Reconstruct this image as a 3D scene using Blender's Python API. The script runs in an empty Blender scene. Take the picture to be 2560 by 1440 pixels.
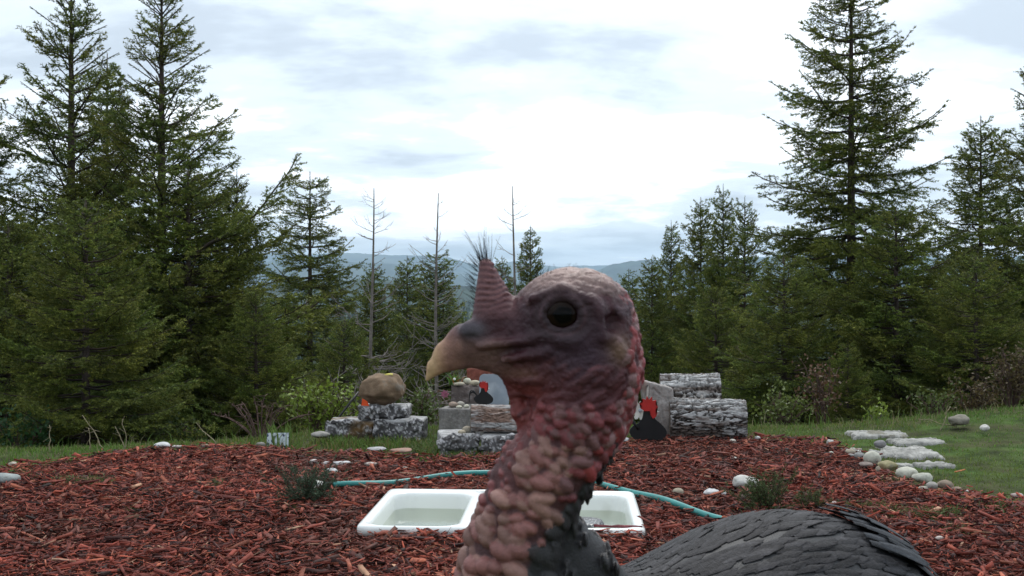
import bpy, math, random
import numpy as np
from mathutils import Vector, Matrix

# ------------------------------------------------------------------ camera, sky, sun, exposure
scn = bpy.context.scene
COL = scn.collection
FPX, HC = 2624.0, 0.72            # focal length in photo pixels, camera height in metres

cam_d = bpy.data.cameras.new("camera")
cam = bpy.data.objects.new("camera", cam_d)
COL.objects.link(cam)
cam.location = (0, 0, HC)
cam.rotation_euler = (math.radians(90), 0, 0)
cam_d.sensor_width = 36.0
cam_d.lens = 36.0 * FPX / 2560.0
cam_d.clip_start = 0.02
cam_d.clip_end = 60000
cam_d.dof.use_dof = True
cam_d.dof.focus_distance = 3.2
cam_d.dof.aperture_fstop = 44.0
scn.camera = cam

SUN_EL, SUN_AZ = math.radians(56), math.radians(12)     # azimuth measured from +Y towards +X
sun_d = bpy.data.lights.new("sun", 'SUN')
sun_d.energy = 1.5
sun_d.angle = math.radians(22)
sun_d.color = (1.0, 0.965, 0.91)
sun = bpy.data.objects.new("sun", sun_d)
COL.objects.link(sun)
sdir = Vector((math.sin(SUN_AZ) * math.cos(SUN_EL), math.cos(SUN_AZ) * math.cos(SUN_EL), math.sin(SUN_EL)))
sun.rotation_euler = sdir.to_track_quat('Z', 'Y').to_euler()
sun.location = sdir * 30

wd = bpy.data.worlds.new("World")
scn.world = wd
wd.use_nodes = True
wn, wl = wd.node_tree.nodes, wd.node_tree.links
wn.clear()
def WN(t, **k):
    n = wn.new(t)
    for a, b in k.items():
        setattr(n, a, b)
    return n
def wmath(op, a, b=None, c=None):
    n = WN('ShaderNodeMath', operation=op)
    for i, v in enumerate((a, b, c)):
        if v is None: continue
        if isinstance(v, (int, float)): n.inputs[i].default_value = v
        else: wl.new(v, n.inputs[i])
    return n.outputs[0]
sky = WN('ShaderNodeTexSky', sky_type='NISHITA', sun_disc=False)
sky.sun_elevation, sky.sun_rotation = SUN_EL, SUN_AZ
sky.altitude = 300
tcw = WN('ShaderNodeTexCoord')
sepw = WN('ShaderNodeSeparateXYZ')
wl.new(tcw.outputs['Generated'], sepw.inputs[0])
den = wmath('ADD', wmath('MAXIMUM', sepw.outputs[2], 0.0), 0.20)
cmb = WN('ShaderNodeCombineXYZ')
wl.new(wmath('DIVIDE', sepw.outputs[0], den), cmb.inputs[0])
wl.new(wmath('DIVIDE', sepw.outputs[1], den), cmb.inputs[1])
CLOUD_OFF = (-23.0, 4.4, 0.0)
mapw = WN('ShaderNodeMapping')
mapw.inputs['Location'].default_value = CLOUD_OFF
mapw.inputs['Scale'].default_value = (0.75, 1.0, 1.0)
wl.new(cmb.outputs[0], mapw.inputs[0])
nzA = WN('ShaderNodeTexNoise'); nzA.inputs['Scale'].default_value = 0.95; nzA.inputs['Detail'].default_value = 7; nzA.inputs['Roughness'].default_value = 0.57; nzA.inputs['Distortion'].default_value = 0.35
nzB = WN('ShaderNodeTexNoise'); nzB.inputs['Scale'].default_value = 3.4; nzB.inputs['Detail'].default_value = 8; nzB.inputs['Roughness'].default_value = 0.55; nzB.inputs['Distortion'].default_value = 0.2
wl.new(mapw.outputs[0], nzA.inputs[0]); wl.new(mapw.outputs[0], nzB.inputs[0])
nsum = wmath('ADD', wmath('MULTIPLY', nzA.outputs[0], 0.75), wmath('MULTIPLY', nzB.outputs[0], 0.25))
crw = WN('ShaderNodeValToRGB')
cr = crw.color_ramp
cr.interpolation = 'EASE'
cr.elements[0].position = 0.40; cr.elements[0].color = (0.43, 0.485, 0.545, 1)
cr.elements[1].position = 0.60; cr.elements[1].color = (1.10, 1.14, 1.17, 1)
e = cr.elements.new(0.49); e.color = (0.63, 0.70, 0.765, 1)
e = cr.elements.new(0.55); e.color = (0.96, 1.0, 1.035, 1)
wl.new(nsum, crw.inputs[0])
# clouds are physically thick: brighter towards the veiled sun
dotn = WN('ShaderNodeVectorMath', operation='DOT_PRODUCT')
wl.new(tcw.outputs['Generated'], dotn.inputs[0]); dotn.inputs[1].default_value = tuple(sdir)
glow = wmath('POWER', wmath('MAXIMUM', wmath('MULTIPLY_ADD', dotn.outputs['Value'], 0.5, 0.5), 0.0), 3.0)
gmul = wmath('MULTIPLY_ADD', glow, 0.96, 0.88)
cb = WN('ShaderNodeVectorMath', operation='SCALE')
wl.new(crw.outputs[0], cb.inputs[0]); wl.new(gmul, cb.inputs['Scale'])
skb = WN('ShaderNodeVectorMath', operation='SCALE')
wl.new(sky.outputs[0], skb.inputs[0]); skb.inputs['Scale'].default_value = 0.09
mixw = WN('ShaderNodeMix', data_type='RGBA')
mixw.inputs[0].default_value = 0.90                      # nine tenths cloud cover
wl.new(skb.outputs[0], mixw.inputs[6]); wl.new(cb.outputs[0], mixw.inputs[7])
bgw = WN('ShaderNodeBackground'); bgw.inputs[1].default_value = 1.0
wl.new(mixw.outputs[2], bgw.inputs[0])
outw = WN('ShaderNodeOutputWorld')
wl.new(bgw.outputs[0], outw.inputs[0])

scn.view_settings.view_transform = 'Standard'
scn.view_settings.look = 'None'
scn.view_settings.exposure = 0.3
scn.view_settings.gamma = 1.0
scn.view_settings.use_curve_mapping = False
scn.cycles.use_denoising = True
scn.cycles.max_bounces = 6
scn.cycles.diffuse_bounces = 2
scn.cycles.transparent_max_bounces = 12
scn.cycles.volume_bounces = 1

# ------------------------------------------------------------------ helpers
R = np.random.default_rng(7)
def pt(px, py, Z):
    return np.array([(px - 1280) / FPX * Z, Z, HC - (py - 720) / FPX * Z])
def gp(px, py, z=0.0):
    Z = (HC - z) * FPX / (py - 720.0)
    return np.array([(px - 1280) / FPX * Z, Z, z])

def tag(o, label=None, cat=None, group=None, kind=None):
    if label: o["label"] = label
    if cat: o["category"] = cat
    if group: o["group"] = group
    if kind: o["kind"] = kind
    return o

def empty(name, loc=(0, 0, 0), label=None, cat=None, group=None, rz=0.0):
    o = bpy.data.objects.new(name, None)
    o.empty_display_size = 0.05
    COL.objects.link(o)
    o.location = tuple(loc); o.rotation_euler = (0, 0, rz)
    return tag(o, label, cat, group)

def mesh(name, V, F, col=None, smooth=False):
    """V (n,3); F a list of (m,3)/(m,4) index arrays; col (n,3) point colours."""
    V = np.asarray(V, dtype=np.float32)
    if not isinstance(F, (list, tuple)): F = [F]
    F = [np.asarray(f, dtype=np.int32) for f in F if len(f)]
    me = bpy.data.meshes.new(name)
    loops = np.concatenate([f.ravel() for f in F])
    tot = np.concatenate([np.full(len(f), f.shape[1], np.int32) for f in F])
    start = np.concatenate([[0], np.cumsum(tot)[:-1]]).astype(np.int32)
    me.vertices.add(len(V)); me.vertices.foreach_set("co", V.ravel())
    me.loops.add(len(loops)); me.loops.foreach_set("vertex_index", loops)
    me.polygons.add(len(tot)); me.polygons.foreach_set("loop_start", start); me.polygons.foreach_set("loop_total", tot)
    if smooth: me.polygons.foreach_set("use_smooth", np.ones(len(tot), bool))
    me.update(calc_edges=True)
    if col is not None:
        a = me.color_attributes.new("Col", 'FLOAT_COLOR', 'POINT')
        c = np.ones((len(V), 4), np.float32); c[:, :3] = col
        a.data.foreach_set("color", c.ravel())
    return me

def obj(name, me, mat, parent=None, loc=None, **tags):
    o = bpy.data.objects.new(name, me)
    if mat and not me.materials: me.materials.append(mat)
    COL.objects.link(o)
    if parent: o.parent = parent
    if loc is not None: o.location = tuple(loc)
    return tag(o, **tags)

class MB:
    def __init__(s): s.V, s.T, s.Q, s.C, s.n = [], [], [], [], 0
    def add(s, V, T=None, Q=None, c=(0.5, 0.5, 0.5)):
        V = np.asarray(V, float)
        if T is not None and len(T): s.T.append(np.asarray(T, int) + s.n)
        if Q is not None and len(Q): s.Q.append(np.asarray(Q, int) + s.n)
        c = np.asarray(c, float)
        s.C.append(np.broadcast_to(c, V.shape) if c.ndim == 1 else c)
        s.V.append(V); s.n += len(V)
    def mesh(s, name, smooth=False):
        F = []
        if s.T: F.append(np.concatenate(s.T))
        if s.Q: F.append(np.concatenate(s.Q))
        return mesh(name, np.concatenate(s.V), F, np.concatenate(s.C), smooth)

def unit(v):
    v = np.asarray(v, float)
    return v / np.maximum(np.linalg.norm(v, axis=-1, keepdims=True), 1e-9)

# value noise ------------------------------------------------------
_perm = R.random(4096)
def vnoise(P):
    P = np.asarray(P, float)
    i = np.floor(P).astype(int); f = P - i
    f = f * f * (3 - 2 * f)
    def h(a, b, c): return _perm[(a * 73 + b * 1579 + c * 3331 + ((a * b) % 97) * 13) % 4096]
    x, y, z = i[..., 0], i[..., 1], i[..., 2]
    fx, fy, fz = f[..., 0], f[..., 1], f[..., 2]
    def L(a, b, t): return a + (b - a) * t
    return L(L(L(h(x, y, z), h(x + 1, y, z), fx), L(h(x, y + 1, z), h(x + 1, y + 1, z), fx), fy),
             L(L(h(x, y, z + 1), h(x + 1, y, z + 1), fx), L(h(x, y + 1, z + 1), h(x + 1, y + 1, z + 1), fx), fy), fz) * 2 - 1
def fbm(P, o=4):
    P = np.asarray(P, float); s = 0; a = 1.0; t = 0
    for k in range(o):
        s = s + a * vnoise(P * 2 ** k + k * 17.3); t += a; a *= 0.5
    return s / t

# materials --------------------------------------------------------
def material(name, color=(0.5, 0.5, 0.5), rough=0.7, spec=0.3, attr=False, noise=None, bump=None, metal=0.0,
             transl=0.0, mottle=None, coat=0.0, sheen=0.0):
    """noise=(scale, amount): brightness variation; bump=(scale, strength, distance); mottle=(scale, colour, lo, hi)."""
    m = bpy.data.materials.new(name); m.use_nodes = True
    n, l = m.node_tree.nodes, m.node_tree.links
    b = n['Principled BSDF']
    b.inputs['Roughness'].default_value = rough
    b.inputs['Specular IOR Level'].default_value = spec
    b.inputs['Metallic'].default_value = metal
    b.inputs['Coat Weight'].default_value = coat
    b.inputs['Sheen Weight'].default_value = sheen
    tc = n.new('ShaderNodeTexCoord')
    if attr:
        a = n.new('ShaderNodeAttribute'); a.attribute_name = 'Col'; cur = a.outputs[0]
    else:
        a = n.new('ShaderNodeRGB'); a.outputs[0].default_value = (*color, 1); cur = a.outputs[0]
    if mottle:
        t = n.new('ShaderNodeTexNoise'); t.inputs['Scale'].default_value = mottle[0]; t.inputs['Detail'].default_value = 6
        l.new(tc.outputs['Object'], t.inputs[0])
        r = n.new('ShaderNodeMapRange'); r.inputs[1].default_value = mottle[2]; r.inputs[2].default_value = mottle[3]
        l.new(t.outputs[0], r.inputs[0])
        mx = n.new('ShaderNodeMix'); mx.data_type = 'RGBA'
        l.new(r.outputs[0], mx.inputs[0]); l.new(cur, mx.inputs[6]); mx.inputs[7].default_value = (*mottle[1], 1)
        cur = mx.outputs[2]
    if noise:
        t = n.new('ShaderNodeTexNoise'); t.inputs['Scale'].default_value = noise[0]; t.inputs['Detail'].default_value = 5
        l.new(tc.outputs['Object'], t.inputs[0])
        r = n.new('ShaderNodeMapRange'); r.inputs[1].default_value = 0.3; r.inputs[2].default_value = 0.7
        r.inputs[3].default_value = 1 - noise[1]; r.inputs[4].default_value = 1 + noise[1]
        l.new(t.outputs[0], r.inputs[0])
        s = n.new('ShaderNodeVectorMath'); s.operation = 'SCALE'
        l.new(cur, s.inputs[0]); l.new(r.outputs[0], s.inputs['Scale']); cur = s.outputs[0]
    l.new(cur, b.inputs['Base Color'])
    if bump:
        t = n.new('ShaderNodeTexNoise'); t.inputs['Scale'].default_value = bump[0]; t.inputs['Detail'].default_value = 6
        l.new(tc.outputs['Object'], t.inputs[0])
        bp = n.new('ShaderNodeBump'); bp.inputs['Strength'].default_value = bump[1]; bp.inputs['Distance'].default_value = bump[2]
        l.new(t.outputs[0], bp.inputs['Height']); l.new(bp.outputs[0], b.inputs['Normal'])
    if transl:
        tr = n.new('ShaderNodeBsdfTranslucent'); l.new(cur, tr.inputs[0])
        ms = n.new('ShaderNodeMixShader'); ms.inputs[0].default_value = transl
        l.new(b.outputs[0], ms.inputs[1]); l.new(tr.outputs[0], ms.inputs[2])
        l.new(ms.outputs[0], n['Material Output'].inputs[0])
    return m

M = {}
M['soil'] = material('soil', (0.055, 0.06, 0.025), 0.95, 0.1, noise=(9, 0.5), bump=(60, 0.6, 0.02), mottle=(3.0, (0.05, 0.085, 0.02), 0.4, 0.6))
M['terrain'] = material('terrain', (0.03, 0.045, 0.02), 0.95, 0.1, noise=(0.02, 0.4))
M['bed'] = material('bed', (0.055, 0.018, 0.013), 0.95, 0.1, noise=(30, 0.6), bump=(90, 1.0, 0.02))
M['chip'] = material('chip', rough=0.75, spec=0.25, attr=True, noise=(60, 0.35), bump=(150, 0.5, 0.004))
M['blade'] = material('blade', rough=0.6, spec=0.25, attr=True, transl=0.3)
M['needle'] = material('needle', rough=0.6, spec=0.12, attr=True, transl=0.2)
M['leaf'] = material('leaf', rough=0.5, spec=0.3, attr=True, transl=0.3)
M['bark'] = material('bark', (0.075, 0.058, 0.05), 0.9, 0.15, noise=(14, 0.5), bump=(30, 0.8, 0.02))
M['deadwood'] = material('deadwood', (0.20, 0.175, 0.16), 0.9, 0.15, noise=(10, 0.4), bump=(40, 0.5, 0.01))
M['twig'] = material('twig', (0.10, 0.065, 0.055), 0.9, 0.15, noise=(20, 0.4))
M['hills'] = material('hills', (0.030, 0.045, 0.028), 0.95, 0.05, noise=(0.012, 0.55), mottle=(0.0022, (0.075, 0.085, 0.05), 0.52, 0.66))
M['lake'] = material('lake', (0.55, 0.60, 0.63), 0.12, 0.5)
M['stone'] = material('stone', rough=0.8, spec=0.25, attr=True, noise=(28, 0.22), bump=(70, 0.5, 0.006), mottle=(16, (0.16, 0.15, 0.13), 0.58, 0.75))
M['block'] = material('block', rough=0.9, spec=0.2, attr=True, noise=(35, 0.28), bump=(110, 0.7, 0.006))
M['logbark'] = material('logbark', rough=0.85, spec=0.25, attr=True, noise=(45, 0.3), bump=(120, 0.8, 0.005))
M['ceramic'] = material('ceramic', (0.80, 0.82, 0.80), 0.16, 0.5, noise=(6, 0.03), mottle=(7, (0.66, 0.67, 0.62), 0.62, 0.8))
M['hose'] = material('hose', (0.035, 0.235, 0.22), 0.38, 0.45, noise=(14, 0.15), mottle=(9, (0.10, 0.20, 0.16), 0.6, 0.75))
M['metal'] = material('metal', (0.45, 0.45, 0.44), 0.35, 0.5, metal=1.0, noise=(40, 0.2))
M['black'] = material('black', (0.008, 0.008, 0.009), 0.5, 0.35, noise=(20, 0.3))
M['red'] = material('red', (0.42, 0.022, 0.018), 0.55, 0.35, noise=(30, 0.2))
M['orange'] = material('orange', (0.75, 0.09, 0.02), 0.6, 0.3)
M['whitep'] = material('whitep', (0.72, 0.72, 0.66), 0.6, 0.3, noise=(30, 0.12))
M['plate'] = material('plate', (0.30, 0.355, 0.41), 0.4, 0.4, noise=(18, 0.12), mottle=(12, (0.45, 0.50, 0.54), 0.5, 0.7))
M['brick'] = material('brick', (0.22, 0.075, 0.055), 0.9, 0.2, noise=(40, 0.3), bump=(120, 0.6, 0.004))
M['skin'] = material('skin', rough=0.5, spec=0.32, attr=True, noise=(420, 0.10), bump=(900, 0.35, 0.0012))
M['eye'] = material('eye', rough=0.04, spec=0.10, attr=True)
M['plume'] = material('plume', rough=0.6, spec=0.14, attr=True, noise=(300, 0.3), bump=(700, 0.6, 0.0012))
M['hair'] = material('hair', (0.012, 0.01, 0.01), 0.5, 0.3)

# signed distance grids -------------------------------------------
def smin(a, b, k):
    h = np.clip(0.5 + 0.5 * (b - a) / k, 0, 1)
    return b + (a - b) * h - k * h * (1 - h)
def smax(a, b, k): return -smin(-a, -b, k)

class Grid:
    def __init__(s, lo, hi, h):
        s.lo = np.array(lo, float); s.h = h
        s.n = (np.ceil((np.array(hi, float) - s.lo) / h)).astype(int) + 1
        ax = [s.lo[i] + h * np.arange(s.n[i]) for i in range(3)]
        s.ax = ax
        s.F = np.full(s.n, 1e3, np.float32)
    def box(s, lo, hi):
        i0 = np.clip(np.floor((np.array(lo) - s.lo) / s.h).astype(int), 0, s.n)
        i1 = np.clip(np.ceil((np.array(hi) - s.lo) / s.h).astype(int) + 1, 0, s.n)
        sl = tuple(slice(a, b) for a, b in zip(i0, i1))
        X = np.meshgrid(*[s.ax[i][sl[i]] for i in range(3)], indexing='ij', sparse=True)
        return sl, X
    def all(s): return s.box(s.lo, s.lo + s.h * s.n)

def sd_ell(X, c, r, M3=None):
    d = [X[i] - c[i] for i in range(3)]
    if M3 is not None:
        d = [M3[i][0] * d[0] + M3[i][1] * d[1] + M3[i][2] * d[2] for i in range(3)]
    k0 = np.sqrt((d[0] / r[0]) ** 2 + (d[1] / r[1]) ** 2 + (d[2] / r[2]) ** 2)
    k1 = np.sqrt((d[0] / r[0] ** 2) ** 2 + (d[1] / r[1] ** 2) ** 2 + (d[2] / r[2] ** 2) ** 2)
    return k0 * (k0 - 1) / np.maximum(k1, 1e-9)
def sd_cone(X, a, b, ra, rb, flat=1.0):
    a, b = np.array(a, float), np.array(b, float)
    ab = b - a; q = ab @ ab
    d = [X[0] - a[0], X[1] - a[1], (X[2] - a[2])]
    t = np.clip((d[0] * ab[0] + d[1] * ab[1] + d[2] * ab[2]) / q, 0, 1)
    return np.sqrt((d[0] - t * ab[0]) ** 2 + (d[1] - t * ab[1]) ** 2 + ((d[2] - t * ab[2]) / flat) ** 2) - (ra + (rb - ra) * t)
def sd_rbox(X, c, hs, r):
    q = [np.abs(X[i] - c[i]) - (hs[i] - r) for i in range(3)]
    out = np.sqrt(sum(np.maximum(v, 0) ** 2 for v in q))
    return out + np.minimum(np.maximum(np.maximum(q[0], q[1]), q[2]), 0) - r

def surface_nets(g):
    F = g.F; s = F < 0
    c = np.zeros(np.array(F.shape) - 1, np.int8)
    offs = [(a, b, d) for a in (0, 1) for b in (0, 1) for d in (0, 1)]
    sh = c.shape
    for o in offs: c += s[o[0]:o[0] + sh[0], o[1]:o[1] + sh[1], o[2]:o[2] + sh[2]]
    I = np.argwhere((c > 0) & (c < 8))
    vals = np.stack([F[I[:, 0] + o[0], I[:, 1] + o[1], I[:, 2] + o[2]] for o in offs], 1)
    P = np.zeros((len(I), 3)); W = np.zeros(len(I))
    for a in range(8):
        for b in range(a + 1, 8):
            oa, ob = np.array(offs[a]), np.array(offs[b])
            if np.abs(oa - ob).sum() != 1: continue
            va, vb = vals[:, a], vals[:, b]
            mk = (va < 0) != (vb < 0)
            t = np.where(mk, va / np.where(mk, va - vb, 1), 0)
            P += mk[:, None] * (oa + t[:, None] * (ob - oa)); W += mk
    V = g.lo + g.h * (I + P / W[:, None])
    idx = np.full(sh, -1, np.int32); idx[I[:, 0], I[:, 1], I[:, 2]] = np.arange(len(I))
    Q = []
    for ax in range(3):
        a1, a2 = (ax + 1) % 3, (ax + 2) % 3
        A = np.take(s, np.arange(0, F.shape[ax] - 1), ax); B = np.take(s, np.arange(1, F.shape[ax]), ax)
        E = np.argwhere(A != B)
        E = E[(E[:, a1] > 0) & (E[:, a2] > 0) & (E[:, a1] < sh[a1]) & (E[:, a2] < sh[a2])]
        sg = A[E[:, 0], E[:, 1], E[:, 2]]
        def cell(d1, d2):
            K = E.copy(); K[:, a1] += d1; K[:, a2] += d2
            return idx[K[:, 0], K[:, 1], K[:, 2]]
        q = np.stack([cell(-1, -1), cell(0, -1), cell(0, 0), cell(-1, 0)], 1)
        q[~sg] = q[~sg][:, ::-1]
        Q.append(q)
    return V, np.concatenate(Q)

def tube(mb, P, r, sides=6, c=(0.5, 0.5, 0.5), cap=True):
    P = np.asarray(P, float); n = len(P)
    r = np.broadcast_to(np.asarray(r, float), (n,))
    T = unit(np.gradient(P, axis=0))
    ref = np.array([0.0, 0.0, 1.0]) if abs(T[:, 2]).mean() < 0.8 else np.array([1.0, 0, 0])
    A = unit(np.cross(T, ref)); B = np.cross(T, A)
    th = np.arange(sides) / sides * 2 * np.pi
    V = P[:, None] + r[:, None, None] * (np.cos(th)[None, :, None] * A[:, None] + np.sin(th)[None, :, None] * B[:, None])
    i = np.arange(n - 1)[:, None] * sides; j = np.arange(sides)[None]; k = (j + 1) % sides
    Q = np.stack([i + j, i + k, i + sides + k, i + sides + j], -1).reshape(-1, 4)[:, ::-1]
    V = V.reshape(-1, 3); Tt = []
    cc = np.asarray(c, float)
    if cc.ndim == 2: cc = np.repeat(cc, sides, 0)
    if cap:
        V = np.vstack([V, P[:1], P[-1:]]); a, b = n * sides, n * sides + 1
        jj = np.arange(sides); kk = (jj + 1) % sides
        Tt = np.vstack([np.stack([np.full(sides, a), kk, jj], 1)[:, ::-1], np.stack([np.full(sides, b), (n - 1) * sides + jj, (n - 1) * sides + kk], 1)[:, ::-1]])
        if cc.ndim == 2: cc = np.vstack([cc, cc[:1], cc[-1:]])
    mb.add(V, Tt, Q, cc)

def spline(P, n):
    P = np.asarray(P, float); m = len(P)
    Pe = np.vstack([2 * P[0] - P[1], P, 2 * P[-1] - P[-2]])
    t = np.linspace(0, m - 1 - 1e-9, n); i = t.astype(int); f = (t - i)[:, None]
    a, b, c, d = Pe[i], Pe[i + 1], Pe[i + 2], Pe[i + 3]
    return 0.5 * (2 * b + (c - a) * f + (2 * a - 5 * b + 4 * c - d) * f ** 2 + (3 * b - a - 3 * c + d) * f ** 3)

def icosphere(sub):
    import bmesh
    bm = bmesh.new(); bmesh.ops.create_icosphere(bm, subdivisions=sub, radius=1.0)
    bm.verts.ensure_lookup_table()
    V = np.array([v.co[:] for v in bm.verts]); T = np.array([[v.index for v in f.verts] for f in bm.faces]); bm.free()
    return V, T
ICO3 = icosphere(3); ICO4 = icosphere(4); ICO2 = icosphere(2)
# ------------------------------------------------------------------ the setting: terrain, hills, lake
VALLEY = 22.0
def gz(x, y, pit=False):
    x = np.asarray(x, float); y = np.asarray(y, float)
    ye = np.interp(x, [-3.5, -2.2, -1.3, -0.8, 0.0, 1.5, 3.5], [4.4, 4.45, 4.8, 5.15, 5.25, 5.3, 5.75])
    s = np.maximum(np.maximum(y - ye, 0.5 * (np.abs(x) - 9)), np.maximum(-y - 14, 0))
    s = np.maximum(s, 0)
    z = -0.27 * (s - 0.45 * (1 - np.exp(-s / 0.45)))
    z = -VALLEY * (1 - np.exp(z / VALLEY))
    near = np.exp(-(x * x + (y - 4) ** 2) / 60.0)
    if pit: z = np.where((np.abs(x + 0.02) < 0.40) & (np.abs(y - 3.255) < 0.28), -0.30, z)
    z = z + near * 0.012 * fbm(np.stack([x * 1.3, y * 1.3, 0 * x], -1), 3)
    z = z + 0.10 * np.clip((x - 1.5) / 1.5, 0, 1) ** 1.5 * np.clip((y - 3.6) / 1.6, 0, 1) * np.exp(-np.maximum(y - 5.6, 0))
    return z

def build_ground():
    rr = np.concatenate([np.linspace(0, 8, 90), np.geomspace(8.2, 7000, 90)])
    th = np.linspace(0, 2 * np.pi, 220, endpoint=False)
    rg, tg = np.meshgrid(rr[1:], th, indexing='ij')
    X = rg * np.sin(tg); Y = 3 + rg * np.cos(tg)
    V = np.stack([X, Y, gz(X, Y, True)], -1).reshape(-1, 3)
    far = rg.reshape(-1)
    V[:, 2] += np.clip((far - 60) / 400, 0, 1) * 3.0 * fbm(V * np.array([0.004, 0.004, 0]), 4)
    n, m = rg.shape
    i = np.arange(n - 1)[:, None] * m; j = np.arange(m)[None]; k = (j + 1) % m
    Q = np.stack([i + j, i + m + j, i + m + k, i + k], -1).reshape(-1, 4)[:, ::-1]
    V = np.vstack([V, [[0, 3, 0]]]); c = len(V) - 1
    T = np.stack([np.full(m, c), np.arange(m), (np.arange(m) + 1) % m], 1)[:, ::-1]
    me = mesh('ground', V, [Q, T], None, True)
    me.materials.append(M['soil']); me.materials.append(M['terrain'])
    mi = np.zeros(len(Q) + len(T), np.int32); mi[:len(Q)][rg[:-1].repeat(1, 1).reshape(-1) > 30] = 1
    me.polygons.foreach_set('material_index', mi)
    o = bpy.data.objects.new('ground', me); COL.objects.link(o); o['kind'] = 'structure'
build_ground()

MULCH_PX = [(0, 1188), (120, 1168), (330, 1134), (520, 1127), (700, 1131), (800, 1142), (900, 1141), (1050, 1160), (1250, 1152), (1420, 1121),
            (1600, 1109), (1870, 1104), (2070, 1113), (2150, 1150), (2230, 1195), (2300, 1234), (2400, 1247), (2560, 1270)]
MP = np.array([gp(*p)[:2] for p in MULCH_PX])
MP = np.vstack([[-4.5, 3.6], MP, [[4.5, 3.2], [4.5, 0.3], [-4.5, 0.3]]])
def in_poly(x, y, P=MP):
    ins = np.zeros(np.shape(x), bool)
    for i in range(len(P)):
        (x1, y1), (x2, y2) = P[i - 1], P[i]
        if y1 == y2: continue
        cr_ = ((y1 > y) != (y2 > y)) & (x < (x2 - x1) * (y - y1) / (y2 - y1) + x1)
        ins ^= cr_
    return ins

def build_bed():
    h = 0.04
    xs = np.arange(-4.5, 4.5, h); ys = np.arange(0.3, 5.3, h)
    X, Y = np.meshgrid(xs, ys, indexing='ij')
    inn = in_poly(X + h / 2, Y + h / 2) & ~((np.abs(X + h / 2 + 0.02) < 0.385) & (np.abs(Y + h / 2 - 3.255) < 0.255))
    Z = gz(X, Y) + 0.010 + 0.010 * fbm(np.stack([X * 7, Y * 7, 0 * X], -1), 3)
    n, m = X.shape
    V = np.stack([X, Y, Z], -1).reshape(-1, 3)
    I, J = np.nonzero(inn[:-1, :-1])
    a = I * m + J
    Q = np.stack([a, a + m, a + m + 1, a + 1], 1)
    return obj('mulch_bed', mesh('mulch_bed', V, Q, None, True), M['bed'], kind='structure')
BED = build_bed()

def ridge(Z, width, prof, amp, seed, base=-VALLEY - 6):
    xs = np.linspace(-700, 3260, 420)
    top = HC - (np.interp(xs, [p[0] for p in prof], [p[1] for p in prof]) - 720) / FPX * Z
    X = (xs - 1280) / FPX * Z
    top = top + amp * fbm(np.stack([X / (Z * 0.03), 0 * X + seed, 0 * X], -1), 5)
    u = np.linspace(-1, 1, 41)
    prof_u = np.cos(u * np.pi / 2) ** 1.4
    XX, UU = np.meshgrid(X, u, indexing='ij')
    YY = Z + UU * width
    H = base + (top[:, None] - base) * prof_u[None]
    H = H + (prof_u[None] * (1 - prof_u[None])) * 4 * (top[:, None] - base) * 0.28 * fbm(np.stack([XX / (Z * 0.045), YY / (width * 0.35), 0 * XX + seed], -1), 5)
    H = H + amp * 0.35 * vnoise(np.stack([XX / (Z * 0.0022), YY / (width * 0.03), 0 * XX], -1)) * prof_u[None]
    n, m = XX.shape
    V = np.stack([XX, YY, H], -1).reshape(-1, 3)
    i = np.arange(n - 1)[:, None] * m; j = np.arange(m - 1)[None]
    Q = np.stack([i + j, i + m + j, i + m + j + 1, i + j + 1], -1).reshape(-1, 4)
    obj('hills', mesh('hills', V, Q, None, True), M['hills'], kind='structure')
ridge(6000, 900, [(-700, 640), (0, 642), (600, 652), (690, 632), (760, 640), (880, 632), (950, 636), (1050, 641), (1120, 643), (1200, 664), (1300, 655), (1400, 668), (1500, 663), (1640, 660), (1960, 640), (2560, 640), (3260, 650)], 9, 1)
ridge(4100, 800, [(-700, 680), (0, 690), (500, 678), (620, 662), (720, 648), (860, 654), (960, 662), (1080, 664), (1160, 692), (1260, 705), (1420, 700), (1500, 716), (2560, 705), (3260, 705)], 9, 5)
ridge(3500, 600, [(-700, 735), (1400, 735), (1450, 708), (1490, 676), (1530, 660), (1580, 655), (1640, 651), (1760, 652), (1960, 648), (2200, 668), (2560, 690), (3260, 700)], 9, 9)
ridge(1500, 420, [(-700, 730), (0, 724), (560, 716), (700, 708), (860, 700), (930, 696), (1020, 706), (1110, 712), (1200, 722), (1320, 738), (1440, 752), (1520, 762), (1650, 760), (1900, 742), (2560, 735), (3260, 735)], 4, 13)

def build_lake():
    th = np.linspace(0, 2 * np.pi, 40, endpoint=False)
    rx = 1 + 0.2 * fbm(np.stack([np.cos(th) * 2, np.sin(th) * 2, 0 * th], -1), 3)
    cx, cy = pt(1560, 720, 2700)[0], 2700
    V = np.stack([cx + 230 * rx * np.cos(th), cy + 600 * rx * np.sin(th), np.full(40, -17.0)], -1)
    V = np.vstack([V, [[cx, cy, -17.0]]])
    T = np.stack([np.full(40, 40), np.arange(40), (np.arange(40) + 1) % 40], 1)
    obj('lake', mesh('lake', V, T), M['lake'], kind='structure')
build_lake()

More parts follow.
